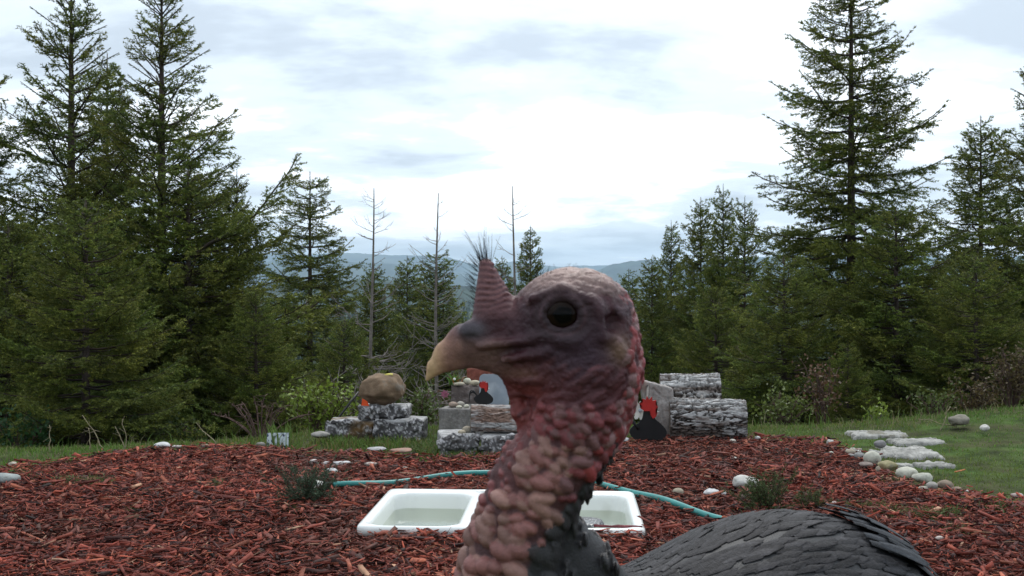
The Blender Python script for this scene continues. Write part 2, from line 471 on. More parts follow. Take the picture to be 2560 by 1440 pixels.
# ------------------------------------------------------------------ conifers
def needles_on(P0, D, Ln, rng, step, nl, nw, around, tipc, basec):
    """bottle-brush needles on straight twigs; P0,D (k,3), Ln (k,)."""
    cnt = np.maximum((Ln / step).astype(int), 2)
    tw = np.repeat(np.arange(len(P0)), cnt * around)
    s = rng.random(len(tw))
    s = np.sqrt(s) * 0.65 + s * 0.35
    d = D[tw]
    rnd = rng.normal(size=(len(tw), 3))
    rad = unit(rnd - (rnd * d).sum(1, keepdims=True) * d)
    rad[:, 2] *= 0.75
    nd = unit(d * rng.uniform(0.45, 0.9, (len(tw), 1)) + rad)
    b = P0[tw] + d * (s * Ln[tw])[:, None]
    sag = 0.10 * (s * Ln[tw]) ** 2
    b[:, 2] -= sag
    side = unit(np.cross(nd, rng.normal(size=(len(tw), 3))))
    L = nl * rng.uniform(0.7, 1.25, (len(tw), 1)) * (1 - 0.35 * s[:, None] ** 4)
    w = nw * rng.uniform(0.7, 1.2, (len(tw), 1))
    V = np.stack([b - side * w * 0.5, b + side * w * 0.5, b + nd * L], 1).reshape(-1, 3)
    T = np.arange(len(V)).reshape(-1, 3)
    mix = (s ** 3)[:, None] * rng.uniform(0.3, 1, (len(tw), 1))
    c = np.asarray(basec) * (1 - mix) + np.asarray(tipc) * mix
    c = c * rng.uniform(0.7, 1.3, (len(tw), 1))
    return V, T, np.repeat(c, 3, 0)

def branch_template(rng, L, dens, droop, upturn, hang, step=0.024, nl=0.031, nw=0.0092, around=4, tipc=(0.27, 0.30, 0.065), basec=(0.098, 0.130, 0.032), bare=0.22):
    t = np.linspace(0, 1, 9)
    wob = rng.normal(0, 0.02, (9, 2)).cumsum(0) * L
    ax = np.stack([t * L, wob[:, 0], -droop * L * np.sin(t * np.pi * 0.75) + upturn * L * t ** 2.6 + wob[:, 1] * 0.4], -1)
    def at(s):
        return np.stack([np.interp(s, t, ax[:, k]) for k in range(3)], -1)
    tan = unit(np.gradient(ax, axis=0))
    def tan_at(s): return unit(np.stack([np.interp(s, t, tan[:, k]) for k in range(3)], -1))
    n = max(int(dens * L), 4)
    s = np.sort(rng.uniform(bare, 0.97, n))
    sd = np.where(np.arange(n) % 2 == 0, 1.0, -1.0)
    T_ = tan_at(s); up = np.array([0, 0, 1.0])
    lat = unit(np.cross(up, T_)) * sd[:, None]
    ang = rng.uniform(0.65, 1.15, n)
    D1 = unit(T_ * np.cos(ang)[:, None] + lat * np.sin(ang)[:, None] + up * (rng.normal(0.02, 0.14, n) - hang)[:, None])
    L1 = (0.42 * L * (1 - s) ** 0.75 + 0.05 + 0.02 * L) * rng.uniform(0.6, 1.2, n)
    P1 = at(s)
    # second order
    k2 = np.maximum((L1 / 0.055).astype(int), 0)
    i2 = np.repeat(np.arange(n), k2)
    s2 = rng.uniform(0.2, 0.95, len(i2))
    P2 = P1[i2] + D1[i2] * (s2 * L1[i2])[:, None]; P2[:, 2] -= 0.10 * (s2 * L1[i2]) ** 2
    lat2 = unit(np.cross(up, D1[i2])) * rng.choice([-1, 1], len(i2))[:, None]
    D2 = unit(D1[i2] * 0.75 + lat2 * rng.uniform(0.5, 1.0, (len(i2), 1)) + up * (rng.normal(0, 0.22, (len(i2), 1)) - hang * 1.4))
    L2 = (0.42 * L1[i2] * (1 - s2) + 0.03) * rng.uniform(0.7, 1.3, len(i2))
    # axis pieces as twigs
    m = max(int(L * (1 - bare) / 0.06), 2)
    sa = np.linspace(bare, 1, m + 1)[:-1]
    PA = at(sa); DA = tan_at(sa); LA = np.full(m, L * (1 - bare) / m * 1.15)
    P0 = np.vstack([P1, P2, PA]); D = np.vstack([D1, D2, DA]); Ln = np.concatenate([L1, L2, LA])
    V, T, C = needles_on(P0, D, Ln, rng, step, nl, nw, around, tipc, basec)
    mb = MB(); mb.add(V, T, None, C)
    tube(mb, ax, np.linspace(0.011, 0.003, 9) * (0.5 + 0.7 * L), 4, (0.06, 0.048, 0.04), cap=False)
    # twig wood: thin triangles
    Vw, Cw = [], []
    wd_ = 0.0028
    side = unit(np.cross(np.vstack([D1]), up))
    Vw = np.stack([P1 - side * wd_, P1 + side * wd_, P1 + D1 * L1[:, None] * 0.9], 1).reshape(-1, 3)
    mb.add(Vw, np.arange(len(Vw)).reshape(-1, 3), None, (0.06, 0.045, 0.036))
    Tt = np.concatenate(mb.T); Qq = np.concatenate(mb.Q)
    Tt = np.vstack([Tt, Qq[:, [0, 1, 2]], Qq[:, [0, 2, 3]]])
    return np.concatenate(mb.V), Tt, np.concatenate(mb.C)

def crown(seed, H, rad, elev, n_br, lens=(0.22, 0.45, 0.8, 1.25), variants=3, leader=0.5, low=0.0, lean=0.0, irregular=0.25, whorl=0.0, shoots=0, thin=0.0, **bk):
    """rad(t), elev(t) with t = 0 at the base and 1 at the tip. Returns one crown mesh."""
    rng = np.random.default_rng(seed)
    lib = {L: [branch_template(rng, L, **bk) for _ in range(variants)] for L in lens}
    mb = MB()
    t = 1 - (1 - low) * (1 - np.linspace(0, 1, n_br) ** 0.85)
    t = t + rng.normal(0, 0.006, n_br)
    if whorl: t = np.round(t / whorl) * whorl + rng.normal(0, whorl * 0.10, n_br)
    t = np.maximum(t, low); t = t[(t < 0.972) & ~((t > 0.5) & (rng.random(n_br) < thin))]; n_br = len(t)
    az = np.arange(n_br) * 2.39996 + rng.normal(0, 0.35, n_br)
    for k in range(n_br):
        L = rad(t[k]) * rng.uniform(1 - irregular, 1 + irregular * 0.8)
        L = max(L, 0.06)
        key = min(lens, key=lambda q: abs(math.log(q / L)))
        V, T, C = lib[key][rng.integers(variants)]
        sc = L / key
        V = V * sc
        if rng.random() < 0.5: V = V * np.array([1, -1, 1])
        e = elev(t[k]) + rng.normal(0, 0.09); roll = rng.normal(0, 0.22)
        ce, se = math.cos(e), math.sin(e); cr_, sr = math.cos(roll), math.sin(roll)
        Rx = np.array([[1, 0, 0], [0, cr_, -sr], [0, sr, cr_]])
        Ry = np.array([[ce, 0, -se], [0, 1, 0], [se, 0, ce]])
        ca, sa = math.cos(az[k]), math.sin(az[k])
        Rz = np.array([[ca, -sa, 0], [sa, ca, 0], [0, 0, 1]])
        V = V @ (Rz @ Ry @ Rx).T + np.array([lean * t[k] * H, 0, t[k] * H])
        mb.add(V, T, None, C * rng.uniform(0.75, 1.25) * np.array([rng.uniform(0.9, 1.15), 1, rng.uniform(0.85, 1.1)]))
    if shoots:                                      # long straight spring shoots standing out of the upper crown
        ts = rng.uniform(0.40, 0.96, shoots); a_ = rng.uniform(0, 2 * np.pi, shoots); e_ = rng.uniform(0.55, 1.0, shoots)
        D = np.stack([np.cos(a_) * np.cos(e_), np.sin(a_) * np.cos(e_), np.sin(e_)], -1)
        Ls = (0.18 + 0.95 * (1 - ts)) * rng.uniform(0.7, 1.3, shoots)
        P0 = np.stack([lean * ts * H, 0 * ts, ts * H], -1)
        V, T, C = needles_on(P0 + D * Ls[:, None] * 0.25, D, Ls * 0.75, rng, 0.017, 0.02, 0.006, 4, (0.20, 0.24, 0.06), (0.075, 0.11, 0.03))
        mb.add(V, T, None, C)
        for k in range(shoots):
            m_ = MB(); tube(m_, P0[k] + D[k] * np.linspace(0, Ls[k], 4)[:, None], [0.006, 0.005, 0.004, 0.002], 4, (0.07, 0.055, 0.045), cap=False)
            q_ = np.concatenate(m_.Q); mb.add(np.concatenate(m_.V), np.vstack([q_[:, [0, 1, 2]], q_[:, [0, 2, 3]]]), None, np.concatenate(m_.C))
    # leader shoot
    P0 = np.array([[lean * H * s, 0, H * s] for s in np.linspace(1 - 0.16 * leader, 1, 6)[:-1]])
    D = np.tile(unit([lean, 0, 1.0]), (5, 1)); Ln = np.full(5, 0.16 * leader * H / 5 * 1.1)
    V, T, C = needles_on(P0, D, Ln, rng, 0.02, 0.024, 0.0055, 4, (0.20, 0.24, 0.06), (0.075, 0.11, 0.03))
    mb.add(V, T, None, C)
    return mb.mesh('crown')

def trunk_mesh(seed, H, r0, lean=0.0, bend=0.02):
    rng = np.random.default_rng(seed)
    t = np.linspace(-0.03, 1, 22)
    P = np.stack([lean * t * H + rng.normal(0, bend * 0.12, 22).cumsum() * 0, 0 * t, t * H], -1)
    r = r0 * (1 - t.clip(0, 1)) ** 0.85 + 0.004 + r0 * 0.5 * np.exp(-t.clip(0) * 30)
    mb = MB(); tube(mb, P, r, 9, (0.1, 0.1, 0.1))
    return mb.mesh('trunk', True)

TR = {}
def style(key, H, r0, lean=0.0, **k):
    TR[key] = (H, trunk_mesh(len(TR) + 50, H, r0, lean), crown(len(TR) + 100, H, lean=lean, **k))
style('open', 4.6, 0.055, rad=lambda t: 0.10 + 1.34 * (1 - t) ** 0.98, elev=lambda t: 0.18 + 0.62 * t ** 1.6, n_br=165,
      dens=32, droop=0.05, upturn=0.16, hang=0.10, leader=1.5, irregular=0.45, low=0.03, whorl=0.03, shoots=60, bare=0.10, thin=0.42)
style('dense', 3.0, 0.05, rad=lambda t: 0.10 + 1.15 * (1 - t) ** 0.75, elev=lambda t: 0.02 + 0.6 * t ** 1.5, n_br=150,
      dens=32, droop=0.10, upturn=0.10, hang=0.16, irregular=0.25, low=0.0)
style('spruce', 5.4, 0.060, rad=lambda t: 0.12 + 1.35 * (1 - t) ** 0.72, elev=lambda t: -0.22 + 0.62 * t ** 1.3, n_br=188,
      dens=26, droop=0.06, upturn=0.20, hang=0.12, leader=0.8, irregular=0.28, low=0.02, whorl=0.028, bare=0.05)
style('mid', 4.4, 0.045, rad=lambda t: 0.09 + 1.15 * (1 - t) ** 0.8, elev=lambda t: -0.18 + 0.75 * t ** 1.4, n_br=215,
      lens=(0.22, 0.45, 0.85), dens=32, droop=0.08, upturn=0.16, hang=0.14, leader=1.0, irregular=0.3, low=0.0, step=0.028, nw=0.011, bare=0.06)
style('slim', 4.4, 0.04, rad=lambda t: 0.08 + 0.92 * (1 - t) ** 0.75, elev=lambda t: -0.05 + 0.75 * t ** 1.2, n_br=200,
      lens=(0.22, 0.4, 0.7), dens=32, droop=0.06, upturn=0.18, hang=0.10, leader=1.2, irregular=0.35, low=0.0, step=0.028, nw=0.011, bare=0.06)

def tree(st, px, top, Z, label, rz=0.0, wide=1.0, name='fir_tree', group='conifers behind the garden'):
    H, tr, cw = TR[st]
    X = (px - 1280) / FPX * Z
    zt = HC - (top - 720) / FPX * Z
    zg = float(gz(X, Z)) - 0.05
    s = (zt - zg) / H
    t = empty(name, (X, Z, zg), label, 'tree', group, rz)
    t.scale = (s * wide, s * wide, s)
    obj('trunk', tr, M['bark'], t); obj('crown', cw, M['needle'], t)
    return t

TREES = [
 # st, px, top, Z, rz, wide, label
 ('open', 178, -60, 8.6, 0.3, 1.18, 'tall open fir with upright leader, left of the two tall firs on the left'),
 ('open', 404, -40, 8.0, 2.2, 1.22, 'tall fir with long upswept branches, right of the two tall firs on the left'),
 ('slim', 268, 135, 10.0, 1.0, 0.9, 'thin fir top showing between the two tall left firs'),
 ('dense', 215, 500, 6.1, 0.5, 1.1, 'bushy bright green young fir in front of the tall left firs'),
 ('open', -95, 60, 8.2, 4.0, 1.15, 'dark fir cut off by the left edge of the picture'),
 ('dense', 20, 560, 7.2, 2.5, 1.0, 'dark bushy young fir in the bottom left corner of the trees'),
 ('dense', 470, 420, 7.6, 3.6, 1.2, 'broad dense fir in front of the right tall left fir'),
 ('open', 592, 430, 8.4, 5.0, 0.95, 'small fir with one long branch reaching up right of the left group'),
 ('dense', 640, 730, 7.0, 1.4, 1.0, 'low spreading young fir behind the bare shrub'),
 ('spruce', 775, 430, 17.0, 0.9, 1.15, 'dark layered conical fir standing alone right of the left group'),
 ('mid', 935, 655, 19.0, 0.2, 0.9, 'small fir right behind the left bare snag'),
 ('mid', 1018, 640, 21.0, 1.7, 0.95, 'pale green fir between the left and middle bare snags'),
 ('slim', 1092, 622, 18.0, 3.0, 1.3, 'dark fir right behind the middle bare snag'),
 ('slim', 1326, 565, 20.0, 4.2, 0.8, 'ragged fir beside the right bare snag above the turkey head'),
 ('mid', 1255, 640, 24.0, 5.2, 0.8, 'faint small fir left of the right bare snag'),
 ('mid', 1200, 760, 15.0, 2.2, 1.0, 'low fir behind the turkey beak'),
 ('dense', 860, 800, 12.0, 4.4, 1.0, 'low bushy fir below the left bare snag'),
 ('mid', 1572, 672, 22.0, 0.7, 0.85, 'small pointed fir just right of the turkey head'),
 ('slim', 1678, 552, 17.0, 1.9, 0.75, 'pointed fir at the left end of the right group'),
 ('mid', 1630, 640, 15.0, 3.3, 0.85, 'lower fir in front at the left end of the right group'),
 ('mid', 1752, 492, 16.0, 2.8, 0.78, 'fir with double side crown left of the tallest in the middle right group'),
 ('slim', 1808, 462, 15.0, 0.1, 0.72, 'tallest fir of the middle right group with dark narrow tip'),
 ('slim', 1862, 492, 14.5, 5.6, 0.82, 'fir right of the tallest in the middle right group'),
 ('dense', 1790, 720, 10.5, 1.1, 1.0, 'bushy fir behind the stacked logs'),
 ('spruce', 2128, -150, 9.6, 0.4, 1.02, 'largest conifer, tall and open with visible trunk, on the right'),
 ('dense', 1960, 640, 8.2, 2.1, 1.15, 'dense low fir left of the largest conifer foot'),
 ('dense', 2240, 520, 8.4, 3.9, 1.2, 'dense fir in front of the largest conifer on its right'),
 ('mid', 2452, 290, 11.5, 1.2, 1.05, 'pointed fir between the largest conifer and the right edge'),
 ('open', 2625, 60, 9.0, 2.0, 1.15, 'dark fir cut off by the right edge of the picture'),
 ('dense', 2440, 640, 7.6, 0.0, 1.2, 'dark low fir at the foot of the right trees'),
 ('dense', 2120, 860, 7.4, 5.0, 1.0, 'lowest young fir behind the pale slabs'),
]
for st, px, top, Z, rz, wide, lab in TREES:
    t_ = tree(st, px, top, Z, lab, rz, wide)
    if lab.startswith('broad dense fir'):           # its one long arm against the sky
        bpy.context.view_layer.update()
        V, T, C = branch_template(np.random.default_rng(9), 1.25, dens=30, droop=0.05, upturn=0.12, hang=0.22, bare=0.12)
        V = V * 0.78; e_ = 0.62; ce, se = math.cos(e_), math.sin(e_)
        V = V @ np.array([[ce, 0, -se], [0, 1, 0], [se, 0, ce]]).T + pt(492, 632, 7.4)
        Mi = np.array(t_.matrix_world.inverted())
        V = V @ Mi[:3, :3].T + Mi[:3, 3]
        obj('long_branch', mesh('long_branch', V, T, C), M['needle'], t_)

# far wood on the slope below: reads as one mass
def far_wood():
    rng = np.random.default_rng(31)
    mb = MB()
    n = 2200
    Z = np.exp(rng.uniform(math.log(140), math.log(1200), n))
    px = rng.uniform(-1400, 3900, n)
    X = (px - 1280) / FPX * Z
    zg = gz(X, Z)
    for k in range(n):
        if Z[k] > 800 and 1480 < px[k] < 1680: continue
        zs = zg[k] + np.clip((Z[k] - 60) / 400, 0, 1) * 1.0
        h = rng.uniform(7, 14)
        ymax = HC - (735 - 720) / FPX * Z[k]
        h = min(h, max(ymax - zs, 2.5))
        m = 7; a = np.arange(m) / m * 2 * np.pi + rng.random()
        rings, lv = [], 4
        V, T = [], []
        for q in range(lv):
            f = q / lv
            r = (1 - f) * h * 0.2 * rng.uniform(0.8, 1.2)
            rr_ = r * rng.uniform(0.6, 1.25, m)
            base = len(V)
            V += [[X[k] + rr_[i] * math.cos(a[i]), Z[k] + rr_[i] * math.sin(a[i]), zs + h * (0.05 + f * 0.9) * 1.0 - rr_[i] * 0.25] for i in range(m)]
            V.append([X[k], Z[k], zs + h * min(1.0, f * 0.95 + 0.42)])
            T += [[base + i, base + (i + 1) % m, base + m] for i in range(m)]
        mb.add(V, T, None, np.array([0.035, 0.055, 0.025]) * rng.uniform(0.7, 1.4))
    obj('far_wood', mb.mesh('far_wood'), M['needle'], kind='stuff', label='distant wooded slope below the ridges', cat='woodland')
far_wood()

# bare snags -------------------------------------------------------
def snag(px, top, Z, seed, label, spread, fork=0):
    rng = np.random.default_rng(seed)
    X = (px - 1280) / FPX * Z; zt = HC - (top - 720) / FPX * Z; zg = float(gz(X, Z)) - 0.05
    H = zt - zg
    t = empty('bare_tree', (X, Z, zg), label, 'tree', 'bare snags in the middle')
    tt = np.linspace(0, 1, 30)
    P = np.stack([0.006 * H * np.sin(tt * 5 + seed), 0 * tt, tt * H], -1)
    mb = MB(); tube(mb, P, 0.030 * (Z / 14) * (1 - tt) ** 0.8 + 0.005, 7, (0.2, 0.2, 0.2)); obj('trunk', mb.mesh('trunk', True), M['deadwood'], t)
    mb = MB()
    def limb(p, d, L, r, depth):
        n = 8; s = np.linspace(0, 1, n)[:, None]
        w = rng.normal(0, 0.03, (n, 3)).cumsum(0) * L
        up = np.array([0, 0, 1.0])
        Q = p + d * s * L + up * (0.28 * L * s ** 2.2) + w * s
        tube(mb, Q, np.linspace(r, r * 0.35, n), 4, (0.2, 0.2, 0.2), cap=False)
        if depth:
            for _ in range(depth):
                f = rng.uniform(0.25, 0.9); q = p + d * f * L + up * 0.28 * L * f ** 2.2
                a = rng.normal(0, 1, 3); dd = unit(d + 0.9 * unit(a) + [0, 0, 0.15])
                limb(q, dd, L * rng.uniform(0.2, 0.45) * (1.1 - f * 0.5), r * 0.55, 0 if depth < 4 else 2)
    nb = 60
    for k in range(nb):
        f = rng.uniform(0.12, 0.97)
        az = rng.choice([0, math.pi]) + rng.normal(0, 0.75)
        L = spread * Z / 14 * (1.05 - f) ** 0.8 * rng.uniform(0.3, 1.1) + 0.08
        e = rng.uniform(-0.25, 0.25) if f < 0.5 else rng.uniform(0.1, 0.5)
        d = np.array([math.cos(az) * math.cos(e), math.sin(az) * math.cos(e), math.sin(e)])
        limb(np.array([P[int(f * 29), 0], 0, f * H]), d, L, 0.011 * Z / 14 * (1.25 - f), 6 if L > 0.4 else 3)
    obj('bare_branches', mb.mesh('bare_branches'), M['deadwood'], t, kind='stuff')
snag(930, 470, 13.0, 3, 'left bare grey snag with upswept dead branches', 1.0)
snag(1094, 482, 13.5, 8, 'middle bare grey snag', 0.8)
snag(1286, 465, 14.5, 12, 'right bare grey snag behind the turkey snood', 0.75)
# ------------------------------------------------------------------ haze: the air of the valley
def haze():
    x = 7400.0; z0, z1 = -VALLEY - 12, 250.0
    V = np.array([[a, b, c] for a in (-x, x) for b in (-x, x) for c in (z0, z1)])
    Q = np.array([[0, 1, 3, 2], [4, 6, 7, 5], [0, 4, 5, 1], [2, 3, 7, 6], [0, 2, 6, 4], [1, 5, 7, 3]])
    m = bpy.data.materials.new('haze'); m.use_nodes = True
    n, l = m.node_tree.nodes, m.node_tree.links
    n.remove(n['Principled BSDF'])
    pv = n.new('ShaderNodeVolumePrincipled')
    pv.inputs['Color'].default_value = (0.60, 0.80, 1.0, 1)
    pv.inputs['Density'].default_value = 0.00017
    pv.inputs['Anisotropy'].default_value = 0.1
    l.new(pv.outputs[0], n['Material Output'].inputs['Volume'])
    obj('haze', mesh('haze', V, Q), m, kind='stuff')
haze()

# ------------------------------------------------------------------ mulch chips
def chip_verts(rng, n, L, W, T):
    """n irregular slivers, 8 corners each, centred at the origin, long axis x."""
    s = np.array([[x, y, z] for x in (-1, 1) for y in (-1, 1) for z in (-1, 1)], float) * 0.5
    V = np.repeat(s[None], n, 0) * np.stack([L, W, T], -1)[:, None, :]
    V[:, :, 1] *= rng.uniform(0.35, 1.15, (n, 8))
    V[:, :, 0] *= rng.uniform(0.72, 1.1, (n, 8))
    V[:, :, 2] *= rng.uniform(0.4, 1.3, (n, 8))
    bend = rng.normal(0, 0.12, (n, 1)) * L[:, None]
    V[:, :, 1] += bend * (V[:, :, 0] / (L[:, None] * 0.5)) ** 2 * 0.5
    return V
CHQ = np.array([[0, 1, 3, 2], [4, 6, 7, 5], [0, 4, 5, 1], [2, 3, 7, 6], [1, 5, 7, 3]])
def rot_all(V, yaw, pitch, roll):
    cy, sy, cp, sp, cr_, sr = np.cos(yaw), np.sin(yaw), np.cos(pitch), np.sin(pitch), np.cos(roll), np.sin(roll)
    Rm = np.stack([np.stack([cy * cp, cy * sp * sr - sy * cr_, cy * sp * cr_ + sy * sr], -1),
                   np.stack([sy * cp, sy * sp * sr + cy * cr_, sy * sp * cr_ - cy * sr], -1),
                   np.stack([-sp, cp * sr, cp * cr_], -1)], -2)
    return np.einsum('nij,nkj->nki', Rm, V)
CHIP_PAL = np.array([[0.22, 0.043, 0.026], [0.13, 0.028, 0.019], [0.075, 0.018, 0.014], [0.29, 0.085, 0.048], [0.040, 0.014, 0.012], [0.18, 0.038, 0.025], [0.34, 0.19, 0.12], [0.028, 0.016, 0.014], [0.27, 0.055, 0.030]])
CHIP_W = np.array([0.2, 0.19, 0.15, 0.10, 0.10, 0.14, 0.02, 0.04, 0.06])
def chips():
    rng = np.random.default_rng(11)
    n0 = 165000
    y = rng.uniform(1.1, 5.05, n0); x = rng.uniform(-3.4, 3.4, n0)
    d = np.sqrt(((x - 0) / 1) ** 2)
    keep = (np.abs(x) < 0.52 * y + 0.60) & (rng.random(n0) < np.clip(1.25 - 0.12 * y, 0.5, 1) * np.where(y < 2.3, 0.45, 1.0))
    jx, jy = rng.normal(0, 0.035, n0), rng.normal(0, 0.035, n0)
    keep &= in_poly(x + jx, y + jy)
    # no chips under the sink bowls
    ca_, sa_ = math.cos(math.radians(3.2)), math.sin(math.radians(3.2))
    lx, ly = (x + 0.02) * ca_ - (y - 3.255) * sa_, (x + 0.02) * sa_ + (y - 3.255) * ca_
    keep &= ~((np.abs(lx) < 0.428) & (ly > -0.292) & (ly < 0.298))
    x, y = x[keep], y[keep]; n = len(x)
    L = np.exp(rng.normal(math.log(0.026), 0.55, n)).clip(0.007, 0.10)
    W = (L * np.where(rng.random(n) < 0.6, rng.uniform(0.06, 0.17, n), rng.uniform(0.15, 0.38, n))).clip(0.002, 0.014)
    T = W * rng.uniform(0.2, 0.5, n)
    V = chip_verts(rng, n, L, W, T)
    V = rot_all(V, rng.uniform(0, 2 * np.pi, n), rng.normal(0, 0.22, n), rng.normal(0, 0.5, n))
    mound = 0.012 * fbm(np.stack([x * 3, y * 3, 0 * x], -1), 3)
    z = gz(x, y) + 0.014 + 0.006 + mound + rng.random(n) ** 2 * 0.018
    V += np.stack([x, y, z], -1)[:, None]
    ci = rng.choice(len(CHIP_PAL), n, p=CHIP_W / CHIP_W.sum())
    patch = 1 + 0.5 * fbm(np.stack([x * 1.6, y * 1.6, 0 * x + 5], -1), 3)
    C = 1.08 * CHIP_PAL[ci] * rng.uniform(0.6, 1.35, (n, 1)) * patch[:, None]
    old = np.clip(fbm(np.stack([x * 2.3 + 11, y * 2.3, 0 * x], -1), 4) * 2.2 - 0.1, 0, 1)[:, None] * rng.uniform(0.1, 0.65, (n, 1))
    C = C * (1 - old) + np.array([0.105, 0.055, 0.040]) * rng.uniform(0.5, 1.5, (n, 1)) * old
    C = np.repeat(C[:, None], 8, 1) * rng.uniform(0.8, 1.2, (n, 8, 1))
    score = np.where((y > 2.72) & (np.abs(x) < 0.485 * y), L * W / y ** 2, 0)
    big = np.argsort(-score)[:300]
    C6 = np.vstack([CHQ, [[0, 2, 6, 4]]])
    for k in big:
        c0 = V[k].mean(0)
        obj('wood_chip', mesh('wood_chip', V[k] - c0, C6, C[k]), M['chip'], BED, c0)
    rest = np.ones(n, bool); rest[big] = False
    V, C = V[rest], C[rest]; n = len(V)
    Q = (np.arange(n)[:, None, None] * 8 + CHQ[None]).reshape(-1, 4)
    m0 = 60000
    yf = rng.uniform(2.0, 5.0, m0); xf = rng.uniform(-3.2, 3.2, m0)
    kp = (np.abs(xf) < 0.54 * yf + 0.35) & in_poly(xf, yf) & ~((np.abs(xf + 0.02) < 0.42) & (np.abs(yf - 3.25) < 0.30))
    xf, yf = xf[kp], yf[kp]; m1 = len(xf)
    Lf = rng.uniform(0.008, 0.03, m1); Wf = rng.uniform(0.0015, 0.005, m1)
    q4 = np.array([[-.5, -.5, 0], [.5, -.3, 0], [.5, .5, 0], [-.5, .3, 0]])
    Vf = q4[None] * np.stack([Lf, Wf, Lf], -1)[:, None]
    Vf = rot_all(Vf, rng.uniform(0, 6.28, m1), rng.normal(0, 0.35, m1), rng.normal(0, 0.7, m1))
    zf = gz(xf, yf) + 0.026 + 0.012 * fbm(np.stack([xf * 3, yf * 3, 0 * xf], -1), 3) + rng.random(m1) * 0.012
    Vf += np.stack([xf, yf, zf], -1)[:, None]
    Cf = np.repeat((CHIP_PAL[rng.choice(len(CHIP_PAL), m1, p=CHIP_W / CHIP_W.sum())] * rng.uniform(0.6, 1.3, (m1, 1)))[:, None], 4, 1)
    V = np.vstack([V.reshape(-1, 3), Vf.reshape(-1, 3)]); C = np.vstack([C.reshape(-1, 3), Cf.reshape(-1, 3)])
    Q = np.vstack([Q, n * 8 + np.arange(m1 * 4).reshape(-1, 4)])
    obj('mulch_chips', mesh('mulch_chips', V.reshape(-1, 3), Q, C.reshape(-1, 3)), M['chip'], kind='stuff',
        label='loose red brown wood chip mulch covering the bed', cat='mulch')
chips()

def piece(name, label, px, py, wpx, tpx, ang, col, group=None, thick=0.28, lift=0.02, seed=0, cat='wood piece', pitch=0.0):
    """one larger splinter of wood lying on the mulch"""
    rng = np.random.default_rng(seed + 900)
    g = gp(px, py); s = g[1] / FPX
    L = wpx * s; W = tpx * s * 1.6
    n = 9
    t = np.linspace(-0.5, 0.5, n)
    V = []
    for k in range(n):
        w = W * (0.55 + 0.45 * math.cos(t[k] * math.pi * 0.9)) * rng.uniform(0.75, 1.1)
        h = W * thick * rng.uniform(0.7, 1.1)
        o = rng.normal(0, W * 0.06)
        V += [[t[k] * L, o - w / 2, 0], [t[k] * L, o - w * 0.35, h], [t[k] * L, o + w * 0.3, h * rng.uniform(0.7, 1.2)], [t[k] * L, o + w / 2, 0]]
    Q = []
    for k in range(n - 1):
        for j in range(4):
            a = k * 4 + j; b = k * 4 + (j + 1) % 4
            Q.append([a, b, b + 4, a + 4])
    Q += [[3, 2, 1, 0], [4 * n - 4, 4 * n - 3, 4 * n - 2, 4 * n - 1]]
    V = np.array(V); C = np.array(col) * rng.uniform(0.75, 1.25, (len(V), 1))
    o = obj(name, mesh(name, V, [np.array(Q)], C), M['chip'], None, (g[0], g[1], float(gz(g[0], g[1])) + lift), label=label, cat=cat, group=group)
    o.rotation_euler = (0, pitch, ang)
    return o
RED = (0.24, 0.055, 0.035); TAN = (0.34, 0.21, 0.13); DRK = (0.10, 0.028, 0.024)
piece('wood_piece', 'broad orange red bark piece lying in front of the left sink basin', 965, 1360, 58, 18, 0.35, (0.22, 0.055, 0.034), seed=1, lift=0.026)
piece('wood_piece', 'long dark red splinter against the front rim of the right basin', 1545, 1352, 120, 11, -0.12, (0.13, 0.03, 0.035), seed=2, lift=0.035)
piece('wood_piece', 'thin pale splinter pointing up right in the mulch left of the sink', 735, 1343, 60, 6, 0.9, TAN, seed=3, lift=0.03)
piece('wood_piece', 'long red splinter just right of the pale splinter left of the sink', 785, 1338, 75, 10, 1.0, RED, seed=4, lift=0.03)
piece('wood_piece', 'long thin tan splinter lying across the left mulch below the grass tuft', 300, 1262, 110, 5, 0.15, (0.25, 0.12, 0.075), seed=5, lift=0.03)
piece('wood_piece', 'broad red plank end at the bottom left edge', 12, 1345, 60, 14, 0.25, (0.24, 0.075, 0.05), seed=6, lift=0.03)
piece('wood_piece', 'red stick standing out of the mulch at bottom left', 375, 1352, 50, 8, 1.45, RED, seed=7, lift=0.035, pitch=-0.25)
piece('wood_piece', 'orange red stick lying on the right lawn', 2400, 1190, 55, 5, 0.75, (0.38, 0.14, 0.05), seed=8, lift=0.02)
piece('wood_piece', 'pale splinter sloping in the mulch at the left bottom', 195, 1318, 55, 6, 0.1, (0.2, 0.14, 0.09), seed=9, lift=0.03)
piece('wood_piece', 'small tan curl of wood in front of the dark juniper sprig', 800, 1288, 34, 6, -0.4, TAN, seed=10, lift=0.03)

# ------------------------------------------------------------------ grass
def blades(rng, x, y, z, h, w, lean, col):
    n = len(x)
    az = rng.uniform(0, 2 * np.pi, n)
    d = np.stack([np.cos(az), np.sin(az), 0 * az], -1)
    sd = np.stack([-np.sin(az), np.cos(az), 0 * az], -1)
    fa = rng.uniform(0, 2 * np.pi, n)
    sd = np.stack([np.cos(fa), np.sin(fa), 0 * az], -1)
    b = np.stack([x, y, z], -1); up = np.array([0, 0, 1.0])
    m = b + up * (h * 0.55)[:, None] + d * (lean * h * 0.25)[:, None]
    t = b + up * (h * (1 - 0.25 * lean))[:, None] + d * (lean * h * 0.85)[:, None]
    W = w[:, None] * 0.5
    V = np.stack([b - sd * W, b + sd * W, m - sd * W * 0.75, m + sd * W * 0.75, t], 1).reshape(-1, 3)
    k = np.arange(n)[:, None] * 5
    T = np.concatenate([k + np.array([0, 1, 3]), k + np.array([0, 3, 2]), k + np.array([2, 3, 4])])
    return V, T, np.repeat(col, 5, 0)

